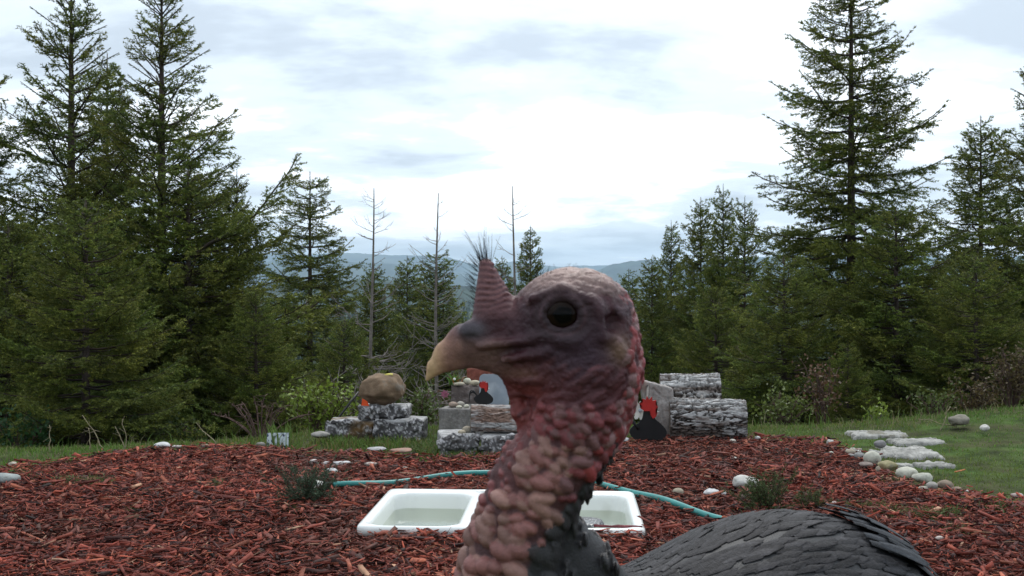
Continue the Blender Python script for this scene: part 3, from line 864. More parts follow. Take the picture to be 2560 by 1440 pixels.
def grass():
    rng = np.random.default_rng(21)
    mb = MB()
    n0 = 115000
    y = rng.uniform(3.2, 6.9, n0); x = rng.uniform(-3.9, 4.1, n0)
    keep = (np.abs(x) < 0.55 * y + 0.3) & ~in_poly(x + rng.normal(0, 0.05, n0), y + rng.normal(0, 0.04, n0))
    pn = fbm(np.stack([x * 2.2, y * 2.2, 0 * x + 3], -1), 4)
    keep &= rng.random(n0) < np.clip(0.75 + 0.9 * pn, 0.15, 1)
    x, y, pn = x[keep], y[keep], pn[keep]; n = len(x)
    right = np.clip((x - 1.2) / 0.4, 0, 1)
    h = rng.uniform(0.012, 0.032, n) * (1 - 0.4 * right) * (1 + 0.5 * (rng.random(n) < 0.06))
    bn = fbm(np.stack([x * 1.1 + 8, y * 1.1, 0 * x], -1), 3)
    green = np.array([0.115, 0.205, 0.035]); olive = np.array([0.185, 0.175, 0.05]); straw = np.array([0.26, 0.22, 0.12])
    f = np.clip(0.35 + 1.5 * bn, 0, 1)[:, None]
    c = green * (1 - f) + olive * f
    c = np.where(rng.random((n, 1)) < 0.07, straw, c) * rng.uniform(0.65, 1.35, (n, 1))
    V, T, C = blades(rng, x, y, gz(x, y) - 0.002, h, rng.uniform(0.0025, 0.005, n), rng.uniform(0.1, 1.0, n), c)
    mb.add(V, T, None, C)
    # taller rough grass on the brow of the slope
    n = 9000
    x = rng.uniform(-3.4, 3.6, n); y = np.interp(x, [-3.5, -2.2, -1.3, -0.8, 0, 1.5, 3.5], [4.45, 4.5, 4.85, 5.2, 5.3, 5.35, 5.8]) + rng.normal(0.1, 0.16, n)
    h = rng.uniform(0.012, 0.042, n) * np.where(rng.random(n) < 0.06, 2.6, 1)
    c = np.where(rng.random((n, 1)) < 0.3, np.array([0.24, 0.21, 0.12]), np.array([0.11, 0.185, 0.04])) * rng.uniform(0.6, 1.3, (n, 1))
    V, T, C = blades(rng, x, y, gz(x, y) - 0.004, h, rng.uniform(0.002, 0.0045, n), rng.uniform(0.1, 0.9, n), c)
    mb.add(V, T, None, C)
    # weeds that come through the mulch
    spots = [(180, 1215, 90, 8, 260), (250, 1218, 30, 8, 120), (60, 1188, 40, 8, 120), (2160, 1285, 80, 12, 420), (2300, 1300, 110, 14, 520), (2400, 1345, 60, 14, 200), (2000, 1150, 40, 6, 90),
             (2520, 1285, 70, 14, 300), (330, 1290, 20, 6, 60), (540, 1222, 20, 5, 60), (1075, 1130, 60, 16, 500), (1330, 1150, 40, 6, 60), (880, 1160, 20, 6, 50), (1880, 1300, 60, 14, 120), (740, 1290, 40, 8, 50), (1150, 1142, 60, 8, 160), (2240, 1215, 40, 10, 160), (2020, 1155, 14, 5, 50), (90, 1200, 60, 6, 60)]
    for px, py, sx, sy, k in spots:
        a = rng.normal(px, sx * 0.5, k); b = rng.normal(py, sy * 0.5, k).clip(1100, 1430)
        G = np.array([gp(q, w) for q, w in zip(a, b)])
        c = np.array([0.075, 0.115, 0.035]) * rng.uniform(0.6, 1.5, (k, 1)) + np.array([0.03, 0.02, 0.01]) * rng.random((k, 1))
        V, T, C = blades(rng, G[:, 0], G[:, 1], gz(G[:, 0], G[:, 1]) + 0.012, rng.uniform(0.012, 0.038, k), rng.uniform(0.002, 0.006, k), rng.uniform(0.3, 1.6, k), c)
        mb.add(V, T, None, C)
    for px, py, sx, k in [(880, 1116, 70, 260), (985, 1116, 90, 380), (1075, 1135, 40, 420), (830, 1112, 40, 160), (1150, 1152, 60, 160), (1230, 1155, 60, 120), (700, 1120, 60, 240)]:
        G = np.array([gp(q, w) for q, w in zip(rng.normal(px, sx * 0.5, k), rng.normal(py, 6, k))])
        c = np.where(rng.random((k, 1)) < 0.2, np.array([0.20, 0.17, 0.07]), np.array([0.115, 0.185, 0.04])) * rng.uniform(0.6, 1.3, (k, 1))
        V, T, C = blades(rng, G[:, 0], G[:, 1], gz(G[:, 0], G[:, 1]), rng.uniform(0.02, 0.055, k), rng.uniform(0.003, 0.007, k), rng.uniform(0.2, 1.2, k), c)
        mb.add(V, T, None, C)
    obj('grass', mb.mesh('grass'), M['blade'], kind='stuff', label='short green grass and weeds around the mulch bed', cat='grass')
grass()

# ------------------------------------------------------------------ shrubs, weeds, stalks
def shrub(name, label, px, base_py, Z, wpx, hpx, stems, leaves, leaf, lcol, scol, seed, cat='shrub', group=None, fan=0.6, subs=5, sub_len=0.45, leafpart='foliage'):
    rng = np.random.default_rng(seed + 300)
    s = Z / FPX
    X = (px - 1280) * s; zg = float(gz(X, Z))
    if base_py: zg = min(zg, HC - (base_py - 720) * s + 0.02) if False else zg
    t = empty(name, (X, Z, zg - 0.01), label, cat, group)
    W, H = wpx * s * 0.5, hpx * s + (HC - (base_py - 720) * s - zg if base_py else 0)
    mb = MB(); tips = []
    for k in range(stems):
        az = rng.uniform(0, 2 * np.pi); rr = rng.uniform(0.1, 1) ** 0.7
        end = np.array([math.cos(az) * rr * W, math.sin(az) * rr * W * 0.7, H * rng.uniform(0.55, 1.05) * (1 - 0.35 * rr * fan)])
        b = np.array([math.cos(az), math.sin(az), 0]) * rng.uniform(0, 0.12) * W
        u = np.linspace(0, 1, 7)[:, None]
        P = b + (end - b) * u + np.array([0, 0, 1]) * (0.12 * H * np.sin(u * np.pi)) + rng.normal(0, 0.018, (7, 3)).cumsum(0) * H * u
        tube(mb, P, np.linspace(0.004, 0.0014, 7) * (1 + H), 4, (0.1, 0.1, 0.1), cap=False)
        tips.append(P[3:])
        for q in range(subs):
            i = rng.integers(2, 7); d = unit(rng.normal(0, 1, 3) + [0, 0, 0.6]); L = sub_len * H * rng.uniform(0.3, 0.9) * 0.6
            u2 = np.linspace(0, 1, 4)[:, None]
            P2 = P[i] + d * L * u2 + rng.normal(0, 0.02, (4, 3)) * L
            tube(mb, P2, np.linspace(0.0022, 0.0010, 4) * (1 + H), 3, (0.1, 0.1, 0.1), cap=False)
            tips.append(P2[1:])
    sm = M['twig'] if scol is None else scol
    obj('stems', mb.mesh('stems'), sm, t, kind='stuff')
    if leaves:
        tips = np.concatenate(tips)
        k = rng.integers(len(tips), size=leaves)
        c = tips[k] + rng.normal(0, leaf * 1.3, (leaves, 3))
        a = unit(rng.normal(0, 1, (leaves, 3)) + [0, 0, 0.3]); b = unit(np.cross(a, rng.normal(0, 1, (leaves, 3))))
        Ls = leaf * rng.uniform(0.6, 1.3, (leaves, 1)); ws = Ls * 0.33
        V = np.stack([c, c + a * Ls * 0.5 + b * ws, c + a * Ls, c + a * Ls * 0.5 - b * ws], 1).reshape(-1, 3)
        Q = np.arange(len(V)).reshape(-1, 4)
        col = np.asarray(lcol) * rng.uniform(0.6, 1.4, (leaves, 1))
        obj(leafpart, mesh('foliage', V, Q, np.repeat(col, 4, 0)), M['leaf'], t, kind='stuff')
    return t
YG = (0.17, 0.23, 0.035); OG = (0.085, 0.115, 0.03); BR = (0.13, 0.075, 0.045)
shrub('leafy_shrub', 'bright yellow green leafy shrub left of the boulder', 812, 1100, 6.2, 170, 170, 22, 1500, 0.026, YG, None, 1)
shrub('leafy_shrub', 'small leafy shrub between the boulder and the stacked blocks', 1055, 1090, 5.9, 120, 120, 14, 700, 0.022, OG, None, 2)
shrub('leafy_shrub', 'low leafy shrub at the right of the log stack', 1960, 1085, 6.3, 170, 120, 14, 700, 0.024, (0.11, 0.14, 0.035), None, 3)
shrub('leafy_shrub', 'small bright shrub with a pale forked stem behind the pale slabs', 2195, 1080, 6.0, 60, 65, 6, 220, 0.024, YG, M['deadwood'], 4)
shrub('leafy_shrub', 'tall brownish shrub with sparse leaves behind the right logs lawn', 2060, 1085, 6.8, 110, 190, 10, 420, 0.026, BR, None, 5)
shrub('leafy_shrub', 'thin leafy shrub behind the small grey rock on the lawn', 2330, 1080, 6.4, 160, 120, 12, 420, 0.022, OG, None, 6)
shrub('leafy_shrub', 'tall reddish brown brush at the right edge of the picture', 2530, 1085, 6.4, 160, 230, 22, 1000, 0.022, (0.10, 0.075, 0.035), None, 7)
shrub('leafy_shrub', 'brownish leafy brush second from the right edge', 2430, 1085, 6.9, 150, 150, 14, 600, 0.024, (0.115, 0.085, 0.04), None, 8)
shrub('bare_shrub', 'bare reddish twiggy shrub fanning out beside the mirror-like panel', 650, 1115, 5.1, 300, 130, 16, 0, 0.02, OG, None, 9, subs=7, fan=0.8)
shrub('bare_shrub', 'grey leafless brush behind the boulder', 920, 1080, 7.5, 330, 190, 26, 160, 0.02, OG, M['deadwood'], 10, subs=8)
shrub('bare_shrub', 'grey leafless brush behind the stacked blocks', 1110, 1080, 7.0, 240, 190, 20, 200, 0.02, BR, M['deadwood'], 11, subs=7)
shrub('leafy_shrub', 'dark low brush at the left edge under the firs', 60, 1125, 5.6, 200, 110, 12, 600, 0.028, (0.035, 0.085, 0.03), None, 12)
shrub('leafy_shrub', 'dark green low growth under the tall left firs', 420, 1120, 6.0, 300, 70, 12, 800, 0.028, (0.05, 0.075, 0.025), None, 13)

def tuft(name, label, px, py, n, h, w, col, seed, spread=0.05, lean=0.6, cat='plant'):
    rng = np.random.default_rng(seed + 500)
    g = gp(px, py); x = rng.normal(0, spread, n); y = rng.normal(0, spread, n)
    V, T, C = blades(rng, x, y, np.zeros(n), rng.uniform(0.6, 1.1, n) * h, np.full(n, w) * rng.uniform(0.7, 1.2, n), rng.uniform(0.1, lean, n), np.asarray(col) * rng.uniform(0.7, 1.3, (n, 1)))
    obj(name, mesh(name, V, T, C), M['blade'], None, (g[0], g[1], float(gz(g[0], g[1])) - 0.003), label=label, cat=cat)
tuft('iris_clump', 'clump of upright green sword leaves by the bare shrub', 700, 1118, 60, 0.14, 0.007, (0.12, 0.19, 0.045), 1, 0.04, 0.5)
tuft('grass_tuft', 'small green grass tuft on the left mulch', 236, 1222, 60, 0.05, 0.004, (0.10, 0.145, 0.05), 2, 0.025, 0.8)

def stalk(px, base, top_px, top_py, label, seed):
    rng = np.random.default_rng(seed + 700)
    g = gp(px, base); a = np.array([g[0], g[1], float(gz(g[0], g[1]))]); b = pt(top_px, top_py, g[1] + 0.02)
    u = np.linspace(0, 1, 8)[:, None]
    P = a + (b - a) * u + rng.normal(0, 0.004, (8, 3)).cumsum(0)
    mb = MB(); tube(mb, P - a, np.linspace(0.0028, 0.0012, 8), 5, (0.26, 0.22, 0.14))
    for k in range(3):
        i = rng.integers(4, 7); d = unit(rng.normal(0, 1, 3) + [0, 0, 1.0])
        tube(mb, (P[i] - a) + d * np.linspace(0, 0.035, 3)[:, None], [0.0012, 0.001, 0.0008], 3, (0.26, 0.22, 0.14), cap=False)
    obj('dry_stalk', mb.mesh('dry_stalk'), M['chip'], None, a, label=label, cat='stalk', group='dry stalks on the brow')
stalk(125, 1130, 124, 1070, 'short straight dry stalk nearest the left edge', 1)
stalk(265, 1126, 205, 1034, 'long dry stalk leaning left under the tall firs', 2)
stalk(222, 1128, 224, 1070, 'straight dry stalk just left of the long leaning one', 3)
stalk(311, 1126, 310, 1055, 'tall straight dry stalk right of the leaning ones', 4)
stalk(312, 1126, 290, 1072, 'short dry stalk leaning against the tall straight one', 5)
stalk(545, 1112, 490, 1055, 'dry stalk leaning left before the bare shrub', 6)
stalk(2390, 1085, 2290, 1045, 'thin dry stalk leaning left over the pale slabs', 7)
stalk(2350, 1088, 2380, 1020, 'thin dry stalk standing behind the pale slabs', 8)

def sprig(name, label, px, py, wpx, hpx, stems, seed, col=(0.05, 0.075, 0.045)):
    rng = np.random.default_rng(seed + 600)
    g = gp(px, py); s = g[1] / FPX
    t = empty(name, (g[0], g[1], float(gz(g[0], g[1])) + 0.01), label, 'shrub')
    W, H = wpx * s * 0.5, hpx * s
    az = rng.uniform(0, 2 * np.pi, stems); el = rng.uniform(0.1, 1.3, stems)
    D = np.stack([np.cos(az) * np.cos(el), np.sin(az) * np.cos(el), np.sin(el)], -1)
    Ln = W * rng.uniform(0.6, 1.1, stems) * np.cos(el) + H * rng.uniform(0.6, 1.1, stems) * np.sin(el)
    P0 = rng.normal(0, W * 0.12, (stems, 3)) * [1, 1, 0]
    i2 = np.repeat(np.arange(stems), 5); s2 = rng.uniform(0.3, 1, len(i2))
    P2 = P0[i2] + D[i2] * (s2 * Ln[i2])[:, None]
    D2 = unit(D[i2] + rng.normal(0, 0.6, (len(i2), 3)) + [0, 0, 0.2]); L2 = Ln[i2] * rng.uniform(0.2, 0.45, len(i2))
    V, T, C = needles_on(np.vstack([P0, P2]), np.vstack([D, D2]), np.concatenate([Ln, L2]), rng, 0.007, 0.011, 0.0026, 4, np.array(col) * 1.6, col)
    V[:, 2] = np.maximum(V[:, 2], 0)
    obj('foliage', mesh('foliage', V, T, C), M['needle'], t, kind='stuff')
    mb = MB()
    for k in range(stems): tube(mb, np.linspace(0, 1, 4)[:, None] * D[k] * Ln[k] + P0[k], [0.002, 0.0018, 0.0015, 0.001], 4, (0.1, 0.1, 0.1), cap=False)
    obj('stems', mb.mesh('stems'), M['twig'], t, kind='stuff')
sprig('juniper_sprig', 'dark grey green juniper sprig around the hose end', 768, 1268, 150, 78, 46, 1)
sprig('juniper_sprig', 'green low juniper behind the turkey back', 1925, 1292, 150, 72, 40, 2, (0.065, 0.09, 0.035))
sprig('juniper_sprig', 'small green juniper tip right of the turkey back top', 2035, 1290, 60, 62, 18, 3, (0.07, 0.09, 0.035))
# ------------------------------------------------------------------ stones
def stone(name, label, px, py, wpx, hpx, col, seed, rough=0.12, cat='stone', group=None, zbase=None, Z=None, depth=0.8, ang=0.0, sub=3, facet=0.0, bury=0.12, grit=0.0):
    rng = np.random.default_rng(seed + 1000)
    g = gp(px, py) if Z is None else np.array([(px - 1280) / FPX * Z, Z, 0])
    s = g[1] / FPX
    V, T = (ICO3 if sub == 3 else ICO4 if sub == 4 else ICO2)
    off = rng.uniform(-50, 50, 3)
    n = fbm(V * 1.1 + off, 4); n2 = fbm(V * 3.2 + off, 3)
    P = V * (1 + rough * 1.8 * n + rough * 0.7 * n2)[:, None]
    if facet:
        for k in range(9):
            d = unit(rng.normal(0, 1, 3)); h = rng.uniform(0.62, 0.85)
            e = np.maximum(P @ d - h, 0); P = P - facet * e[:, None] * d
    if grit: P = P * (1 + grit * fbm(V * 7 + off, 4) + grit * 0.5 * fbm(V * 19 + off, 2))[:, None]
    W, H = wpx * s, hpx * s
    P = P * np.array([W / 2, W / 2 * depth, H / 2]) / np.array([np.ptp(P[:, 0]) / 2, np.ptp(P[:, 1]) / 2, np.ptp(P[:, 2]) / 2])
    c = np.minimum(np.asarray(col) * 0.9, 0.52) * (1 + 0.35 * n2)[:, None]
    zb = (float(gz(g[0], g[1])) + 0.022 if zbase is None else zbase)
    b = bury if zbase is None else 0.02
    o = obj(name, mesh(name, P, T, c, True), M['stone'], None, (g[0], g[1] + (W * 0.3 if Z is None else 0), zb + H * (0.5 - b)), label=label, cat=cat, group=group)
    o.rotation_euler = (0, 0, ang)
    return o
PALE = (0.52, 0.51, 0.43); GREY = (0.30, 0.30, 0.29); TANS = (0.36, 0.31, 0.24); WHT = (0.56, 0.545, 0.51); BRN = (0.27, 0.21, 0.16)
GB = 'border stones along the lawn'
for i, (px, py, w, h, c, lab, ro, fa) in enumerate([
    (2129, 1150, 27, 15, TANS, 'small tan round stone, far left end of the border row', .10, 0),
    (2131, 1157, 20, 10, GREY, 'smallest dull stone tucked below the far left end of the row', .1, 0),
    (2152, 1161, 27, 18, GREY, 'grey round cobble second along the border row', .08, 0),
    (2186, 1176, 46, 38, PALE, 'large pale round cobble in the upper part of the border row', .09, 0),
    (2168, 1182, 36, 16, (0.25, 0.20, 0.18), 'low reddish brown stone under the large pale cobble', .14, .4),
    (2197, 1196, 15, 19, TANS, 'small upright tan pebble before the mossy tan rock', .1, 0),
    (2224, 1190, 48, 28, (0.34, 0.30, 0.17), 'rough mossy tan rock in the middle of the border row', .2, .7),
    (2274, 1213, 56, 34, (0.56, 0.55, 0.46), 'largest pale rounded boulder of the border row', .09, 0),
    (2311, 1222, 52, 28, (0.46, 0.46, 0.39), 'pale angular stone right of the largest boulder', .1, .6),
    (2333, 1238, 30, 21, (0.36, 0.34, 0.31), 'grey cobble in front of the pale angular stone', .08, 0),
    (2369, 1238, 44, 26, BRN, 'brown angular rock near the right end of the row', .13, .6),
    (2396, 1246, 28, 16, (0.30, 0.22, 0.17), 'small brown stone at the right end of the row', .1, .2),
    (2311, 1240, 24, 10, PALE, 'flat pale chip of stone below the angular one', .14, .5),
    (2428, 1247, 26, 8, WHT, 'thin white flake of stone past the right end of the row', .2, .6),
    (2079, 1151, 12, 10, PALE, 'tiny pale pebble left of the border row', .08, 0),
    (2548, 1262, 32, 13, (0.42, 0.34, 0.32), 'pinkish flat stone at the right edge', .14, .5),
    (2204, 1130, 30, 20, (0.23, 0.22, 0.23), 'grey block shaped stone left of the pale slabs', .08, .8),
    (2077, 1124, 20, 14, WHT, 'white stone on the edge of mulch and lawn', .14, .7),
    (2466, 1103, 26, 17, WHT, 'white rock alone on the far lawn', .16, .6),
]):
    stone('border_stone', lab, px, py, w, h, c, i, ro, 'stone', GB, facet=fa)
stone('weathered_rock', 'grey weathered rock in the grass at far right', 2405, 1090, 54, 28, (0.24, 0.22, 0.18), 40, 0.22, facet=.6, ang=0.2)
for i, (px, py, w, h, c, lab, ro, fa) in enumerate([
    (1865, 1246, 68, 36, (0.62, 0.57, 0.53), 'large white shell like rock behind the turkey back', .2, .7),
    (1780, 1264, 40, 22, (0.66, 0.62, 0.60), 'white broken rock left of the large shell like one', .2, .7),
    (1810, 1262, 14, 15, (0.66, 0.62, 0.60), 'small white fragment right of the white broken rock', .2, .5),
    (1697, 1260, 28, 20, (0.38, 0.33, 0.25), 'round tan pebble above the hose right of the sink', .06, 0),
    (1552, 1120, 44, 13, (0.72, 0.70, 0.70), 'white flat stone in front of the black rooster', .2, .5),
    (402, 1133, 42, 16, (0.62, 0.64, 0.62), 'white rock on the left edge of the mulch', .12, .2),
    (440, 1132, 26, 8, (0.5, 0.47, 0.44), 'flat pale stone right of the left white rock', .12, .2),
    (510, 1131, 24, 10, (0.36, 0.34, 0.30), 'small grey stone on the mulch edge, midway to the mirror-like panel', .1, 0),
    (650, 1129, 24, 14, (0.22, 0.21, 0.19), 'grey stone at the foot of the bare shrub', .1, 0),
    (8, 1226, 62, 30, (0.33, 0.36, 0.35), 'grey rock cut by the left edge', .14, .5),
    (28, 1180, 22, 14, (0.50, 0.46, 0.38), 'small pale stone near the left edge above the grey rock', .14, .5),
    (828, 1200, 32, 17, (0.70, 0.68, 0.70), 'white rock fragment below the white gravel line', .22, .7),
    (850, 1178, 46, 12, (0.66, 0.62, 0.62), 'white flat fragment at the right end of the gravel line', .22, .6),
    (815, 1176, 24, 10, (0.62, 0.56, 0.56), 'pinkish white fragment in the middle of the gravel line', .2, .5),
    (783, 1170, 22, 10, (0.56, 0.50, 0.48), 'pale pebble at the left end of the gravel line', .12, .2),
    (925, 1178, 34, 9, (0.60, 0.50, 0.45), 'pale flake alone right of the gravel line', .2, .5),
    (1012, 1188, 14, 8, (0.45, 0.38, 0.33), 'small tan pebble above the hose left half', .08, 0),
    (1100, 1182, 10, 7, (0.5, 0.46, 0.42), 'tiny pale pebble above the hose middle', .08, 0),
    (1895, 1112, 16, 9, (0.7, 0.66, 0.64), 'small white pebble right of the logs on the mulch', .12, .3),
    (1833, 1122, 18, 11, (0.62, 0.52, 0.46), 'pinkish pebble in front of the right end of the lower log', .12, .3),
    (1838, 1166, 12, 8, (0.66, 0.60, 0.52), 'tiny white pebble midway up the right mulch', .1, .2),
    (2352, 1372, 22, 12, (0.60, 0.50, 0.46), 'pale pebble just above the turkey rump', .12, .3),
    (2087, 1282, 14, 10, (0.62, 0.50, 0.46), 'tiny pinkish pebble right of the juniper', .12, .3),
    (1495, 1222, 34, 8, (0.5, 0.36, 0.3), 'pale flat flake above the hose right of the turkey neck', .2, .5),
    (940, 1140, 50, 10, (0.42, 0.41, 0.42), 'flat grey flagstone in front of the left block pile', .15, .4),
    (1000, 1146, 60, 12, (0.36, 0.22, 0.17), 'flat reddish flagstone in front of the left block pile', .15, .4),
    (800, 1108, 50, 18, (0.33, 0.31, 0.29), 'flat grey stone left of the left block pile', .14, .6),
]):
    stone('stone', lab, px, py, w, h, c, 60 + i, ro, 'stone', None, facet=fa)

# pale weathered slabs on the lawn ---------------------------------
def slab(label, px, py, wpx, hpx, ang, seed, depth=None, thick=0.011):
    rng = np.random.default_rng(seed + 1500)
    g = gp(px, py); s = g[1] / FPX
    W = wpx * s
    D = depth if depth else 0.5 * (gp(px, py - hpx * 0.8)[1] - g[1])
    nx, ny = 40, 14
    u, v = np.meshgrid(np.linspace(-1, 1, nx), np.linspace(-1, 1, ny), indexing='ij')
    edge = 1 + 0.38 * fbm(np.stack([u * 3 + seed, 0 * u, np.sign(v)], -1), 4)
    ex = 1 + 0.22 * fbm(np.stack([v * 4 + seed, 0 * v + 3, np.sign(u)], -1), 4)
    X = u * W / 2 * ex; Y = v * D * edge
    rim = np.clip((1 - np.maximum(np.abs(u) ** 6, np.abs(v) ** 3)) * 3, 0, 1)
    Zt = thick * (0.15 + 0.85 * rim) + 0.006 * fbm(np.stack([X * 8, Y * 110, 0 * X + seed], -1), 4) + 0.003 * fbm(np.stack([X * 90, Y * 90, 0 * X], -1), 2)
    V = np.vstack([np.stack([X, Y, Zt], -1).reshape(-1, 3), np.stack([X, Y, 0 * X - 0.02], -1).reshape(-1, 3)])
    i = np.arange(nx - 1)[:, None] * ny; j = np.arange(ny - 1)[None]
    q = np.stack([i + j, i + ny + j, i + ny + j + 1, i + j + 1], -1).reshape(-1, 4)
    N = nx * ny
    bl = list(range(ny)) ; b = [k * ny + ny - 1 for k in range(1, nx)]; c_ = [(nx - 1) * ny + k for k in range(ny - 2, -1, -1)]; d = [k * ny for k in range(nx - 2, 0, -1)]
    loop = np.array(bl + b + c_ + d); nxt = np.roll(loop, -1)
    sk = np.stack([loop, nxt, nxt + N, loop + N], 1)
    n_ = fbm(V * np.array([9, 130, 130]) + seed, 4)
    col = np.array([0.29, 0.285, 0.265]) * (1 + 0.9 * n_)[:, None]
    n2 = fbm(V * 9 + seed * 3, 3)
    col = np.where((n2 > 0.25)[:, None], col * np.array([0.62, 0.60, 0.52]), col)
    o = obj('pale_slab', mesh('pale_slab', V, [q, sk], col, False), M['block'], None, (g[0], g[1] + D, float(gz(g[0], g[1])) + 0.004), label=label, cat='slab', group='pale weathered slabs on the lawn')
    o.rotation_euler = (0, 0, ang)
slab('long pale slab furthest back on the lawn edge', 2211, 1099, 140, 18, 0.0, 1)
slab('narrow pale slab tilted up right, second from the back', 2306, 1118, 130, 14, 0.16, 2)
slab('widest pale grey slab with a dark crack on the lawn', 2308, 1148, 118, 34, -0.08, 3)
slab('short broken pale slab left of the widest one', 2226, 1144, 62, 16, -0.1, 4)
slab('narrow pale slab nearest the viewer on the lawn', 2344, 1172, 88, 12, 0.12, 5)
slab('small pale splinter slab left of the nearest one', 2258, 1171, 52, 9, 0.05, 6)
slab('grey broken slab at the mulch edge above the border row', 2140, 1138, 50, 14, -0.35, 7)

# ------------------------------------------------------------------ split-face blocks
def block(name, label, px0, px1, top_py, base_py, Z, depth, col, seed, rough=0.019, ang=0.0, zbase=None, mat='block', res=0.0065, group=None, rad=0.008, moss=0.0, cat='block'):
    s = Z / FPX
    W = (px1 - px0) * s; zt = HC - (top_py - 720) * s; zb = HC - (base_py - 720) * s if zbase is None else zbase
    H = zt - zb
    g = Grid((-W / 2 - 0.03, -0.035, -0.02), (W / 2 + 0.03, depth + 0.03, H + 0.03), res)
    sl, X = g.all()
    F = sd_rbox(X, (0, depth / 2, H / 2), (W / 2, depth / 2, H / 2), rad)
    PX = np.stack(np.broadcast_arrays(*X), -1)
    fr = np.clip(1 - X[1] / (depth * 0.35), 0, 1)
    disp = fbm(PX * 26 + seed * 7, 4) * rough * 1.7 + fbm(PX * 70 + seed, 2) * rough * 0.7
    F = F + disp * (0.10 + fr * 0.95) + np.where(fr > 0, 0, 0)
    g.F = F.astype(np.float32)
    V, Q = surface_nets(g)
    n = fbm(V * 26 + seed, 4); n2 = fbm(V * 130 + seed * 2, 3)
    c = np.asarray(col) * (0.46 if rough > 0.01 else 0.85) * (1 + 0.35 * n + (0.5 if rough > 0.01 else 0.2) * n2)[:, None]
    lich = np.clip((n2 + 0.35 * n - 0.10) * 7, 0, 1)[:, None]
    lich = lich * (0.85 if rough > 0.01 else 0.10)
    c = c * (1 - lich) + np.array([0.50, 0.49, 0.50]) * lich
    if rough > 0.01:                                # cast top of the block: pale and smooth, the split face dark
        tp = np.clip((V[:, 2] - (H - 0.012)) / 0.006, 0, 1)[:, None] * np.clip((V[:, 1] - 0.004) / 0.012, 0, 1)[:, None] * 0.8
        c = c * (1 - tp) + np.array([0.43, 0.425, 0.42]) * (1 + 0.2 * n)[:, None] * tp
    if moss:
        mm = np.clip((fbm(V * 12 + 3 + seed, 3) + moss) * 3, 0, 1)[:, None] * 0.85
        c = c * (1 - mm) + np.array([0.13, 0.075, 0.025]) * mm
    o = obj(name, mesh(name, V, Q, c, True), M[mat], None, ((px0 + px1) / 2 * s - 1280 * s, Z, zb), label=label, cat=cat, group=group)
    o.rotation_euler = (0, 0, ang)
    return o
GR = (0.20, 0.19, 0.195)
BG = 'split-face garden wall blocks'
block('wall_block', 'rough mossy wall block, bottom left of the left pile', 822, 936, 1054, 1112, 4.95, 0.20, GR, 1, moss=0.02, group=BG, ang=0.08)
block('wall_block', 'rough wall block, bottom right of the left pile', 938, 1056, 1052, 1112, 4.92, 0.20, GR, 2, group=BG, ang=-0.06)
block('wall_block', 'rough wall block on top of the left pile under the boulder', 900, 1020, 1018, 1054, 4.97, 0.19, (0.22, 0.21, 0.215), 3, zbase=0.102, group=BG)
block('wall_block', 'pale topped wall block at front left of the middle pile', 1102, 1198, 1090, 1150, 4.44, 0.22, (0.25, 0.24, 0.245), 4, group=BG, ang=0.14)
block('wall_block', 'pale topped wall block at front right of the middle pile beside the turkey throat', 1200, 1322, 1094, 1152, 4.42, 0.24, (0.25, 0.24, 0.245), 5, group=BG, ang=-0.05)
block('concrete_block', 'grey square block with pebbles, lower left of the middle pile', 1094, 1172, 1022, 1072, 4.78, 0.34, (0.24, 0.225, 0.21), 6, rough=0.003, zbase=0.0, ang=-0.28, group='square blocks stacked in steps', rad=0.004)
block('concrete_block', 'brown grey square block with white pebbles, upper step of the middle pile', 1126, 1202, 966, 1014, 5.0, 0.20, (0.155, 0.125, 0.115), 7, rough=0.003, zbase=0.166, ang=-0.22, group='square blocks stacked in steps', rad=0.004)
block('red_brick', 'red brick standing highest behind the white pebbles', 1164, 1222, 922, 966, 5.16, 0.10, (0.26, 0.085, 0.06), 8, rough=0.003, zbase=0.249, mat='brick', ang=-0.35, rad=0.004, cat='brick')
stone('boulder', 'large brown boulder on top of the left block pile', 958, 0, 116, 80, (0.20, 0.135, 0.085), 88, 0.17, 'boulder', Z=5.06, zbase=0.155, sub=4, facet=0.85, depth=0.85, grit=0.10)
stone('lichen_stone', 'small yellow stone on top of the boulder', 974, 0, 26, 9, (0.55, 0.47, 0.10), 82, 0.15, 'stone', Z=5.06, zbase=0.293, sub=2)
for i, (px, Z, zb, w, h, c, lab) in enumerate([
    (1147, 5.02, 0.253, 30, 10, (0.55, 0.50, 0.38), 'flat cream pebble on the left of the upper square block'),
    (1168, 5.06, 0.253, 20, 18, (0.62, 0.58, 0.46), 'pale cream pebble raised in the middle of the upper square block'),
    (1187, 5.01, 0.253, 28, 15, (0.46, 0.40, 0.29), 'tan egg shaped pebble on the right of the upper square block'),
    (1133, 4.84, 0.168, 24, 16, (0.33, 0.25, 0.20), 'brown pebble on the left of the lower square block'),
    (1152, 4.86, 0.168, 20, 16, (0.40, 0.37, 0.32), 'grey pebble in the middle of the lower square block'),
    (1148, 4.81, 0.168, 16, 8, (0.60, 0.55, 0.44), 'small cream pebble in front on the lower square block'),
    (1166, 4.81, 0.168, 14, 11, (0.60, 0.55, 0.44), 'small cream pebble by the rooster tail'),
    (1168, 4.55, 0.092, 26, 18, (0.36, 0.31, 0.24), 'largest tan pebble at the left end of the half log'),
    (1155, 4.51, 0.092, 20, 11, (0.40, 0.34, 0.25), 'tan pebble left of the largest one by the half log'),
    (1160, 4.47, 0.092, 18, 5, (0.40, 0.34, 0.25), 'flat small pebble in front of the half log'),
]):
    stone('pebble', lab, px, 0, w, h, c, 90 + i, 0.06, 'pebble', 'pebbles on the middle pile', Z=Z, zbase=zb, sub=2, depth=0.9)

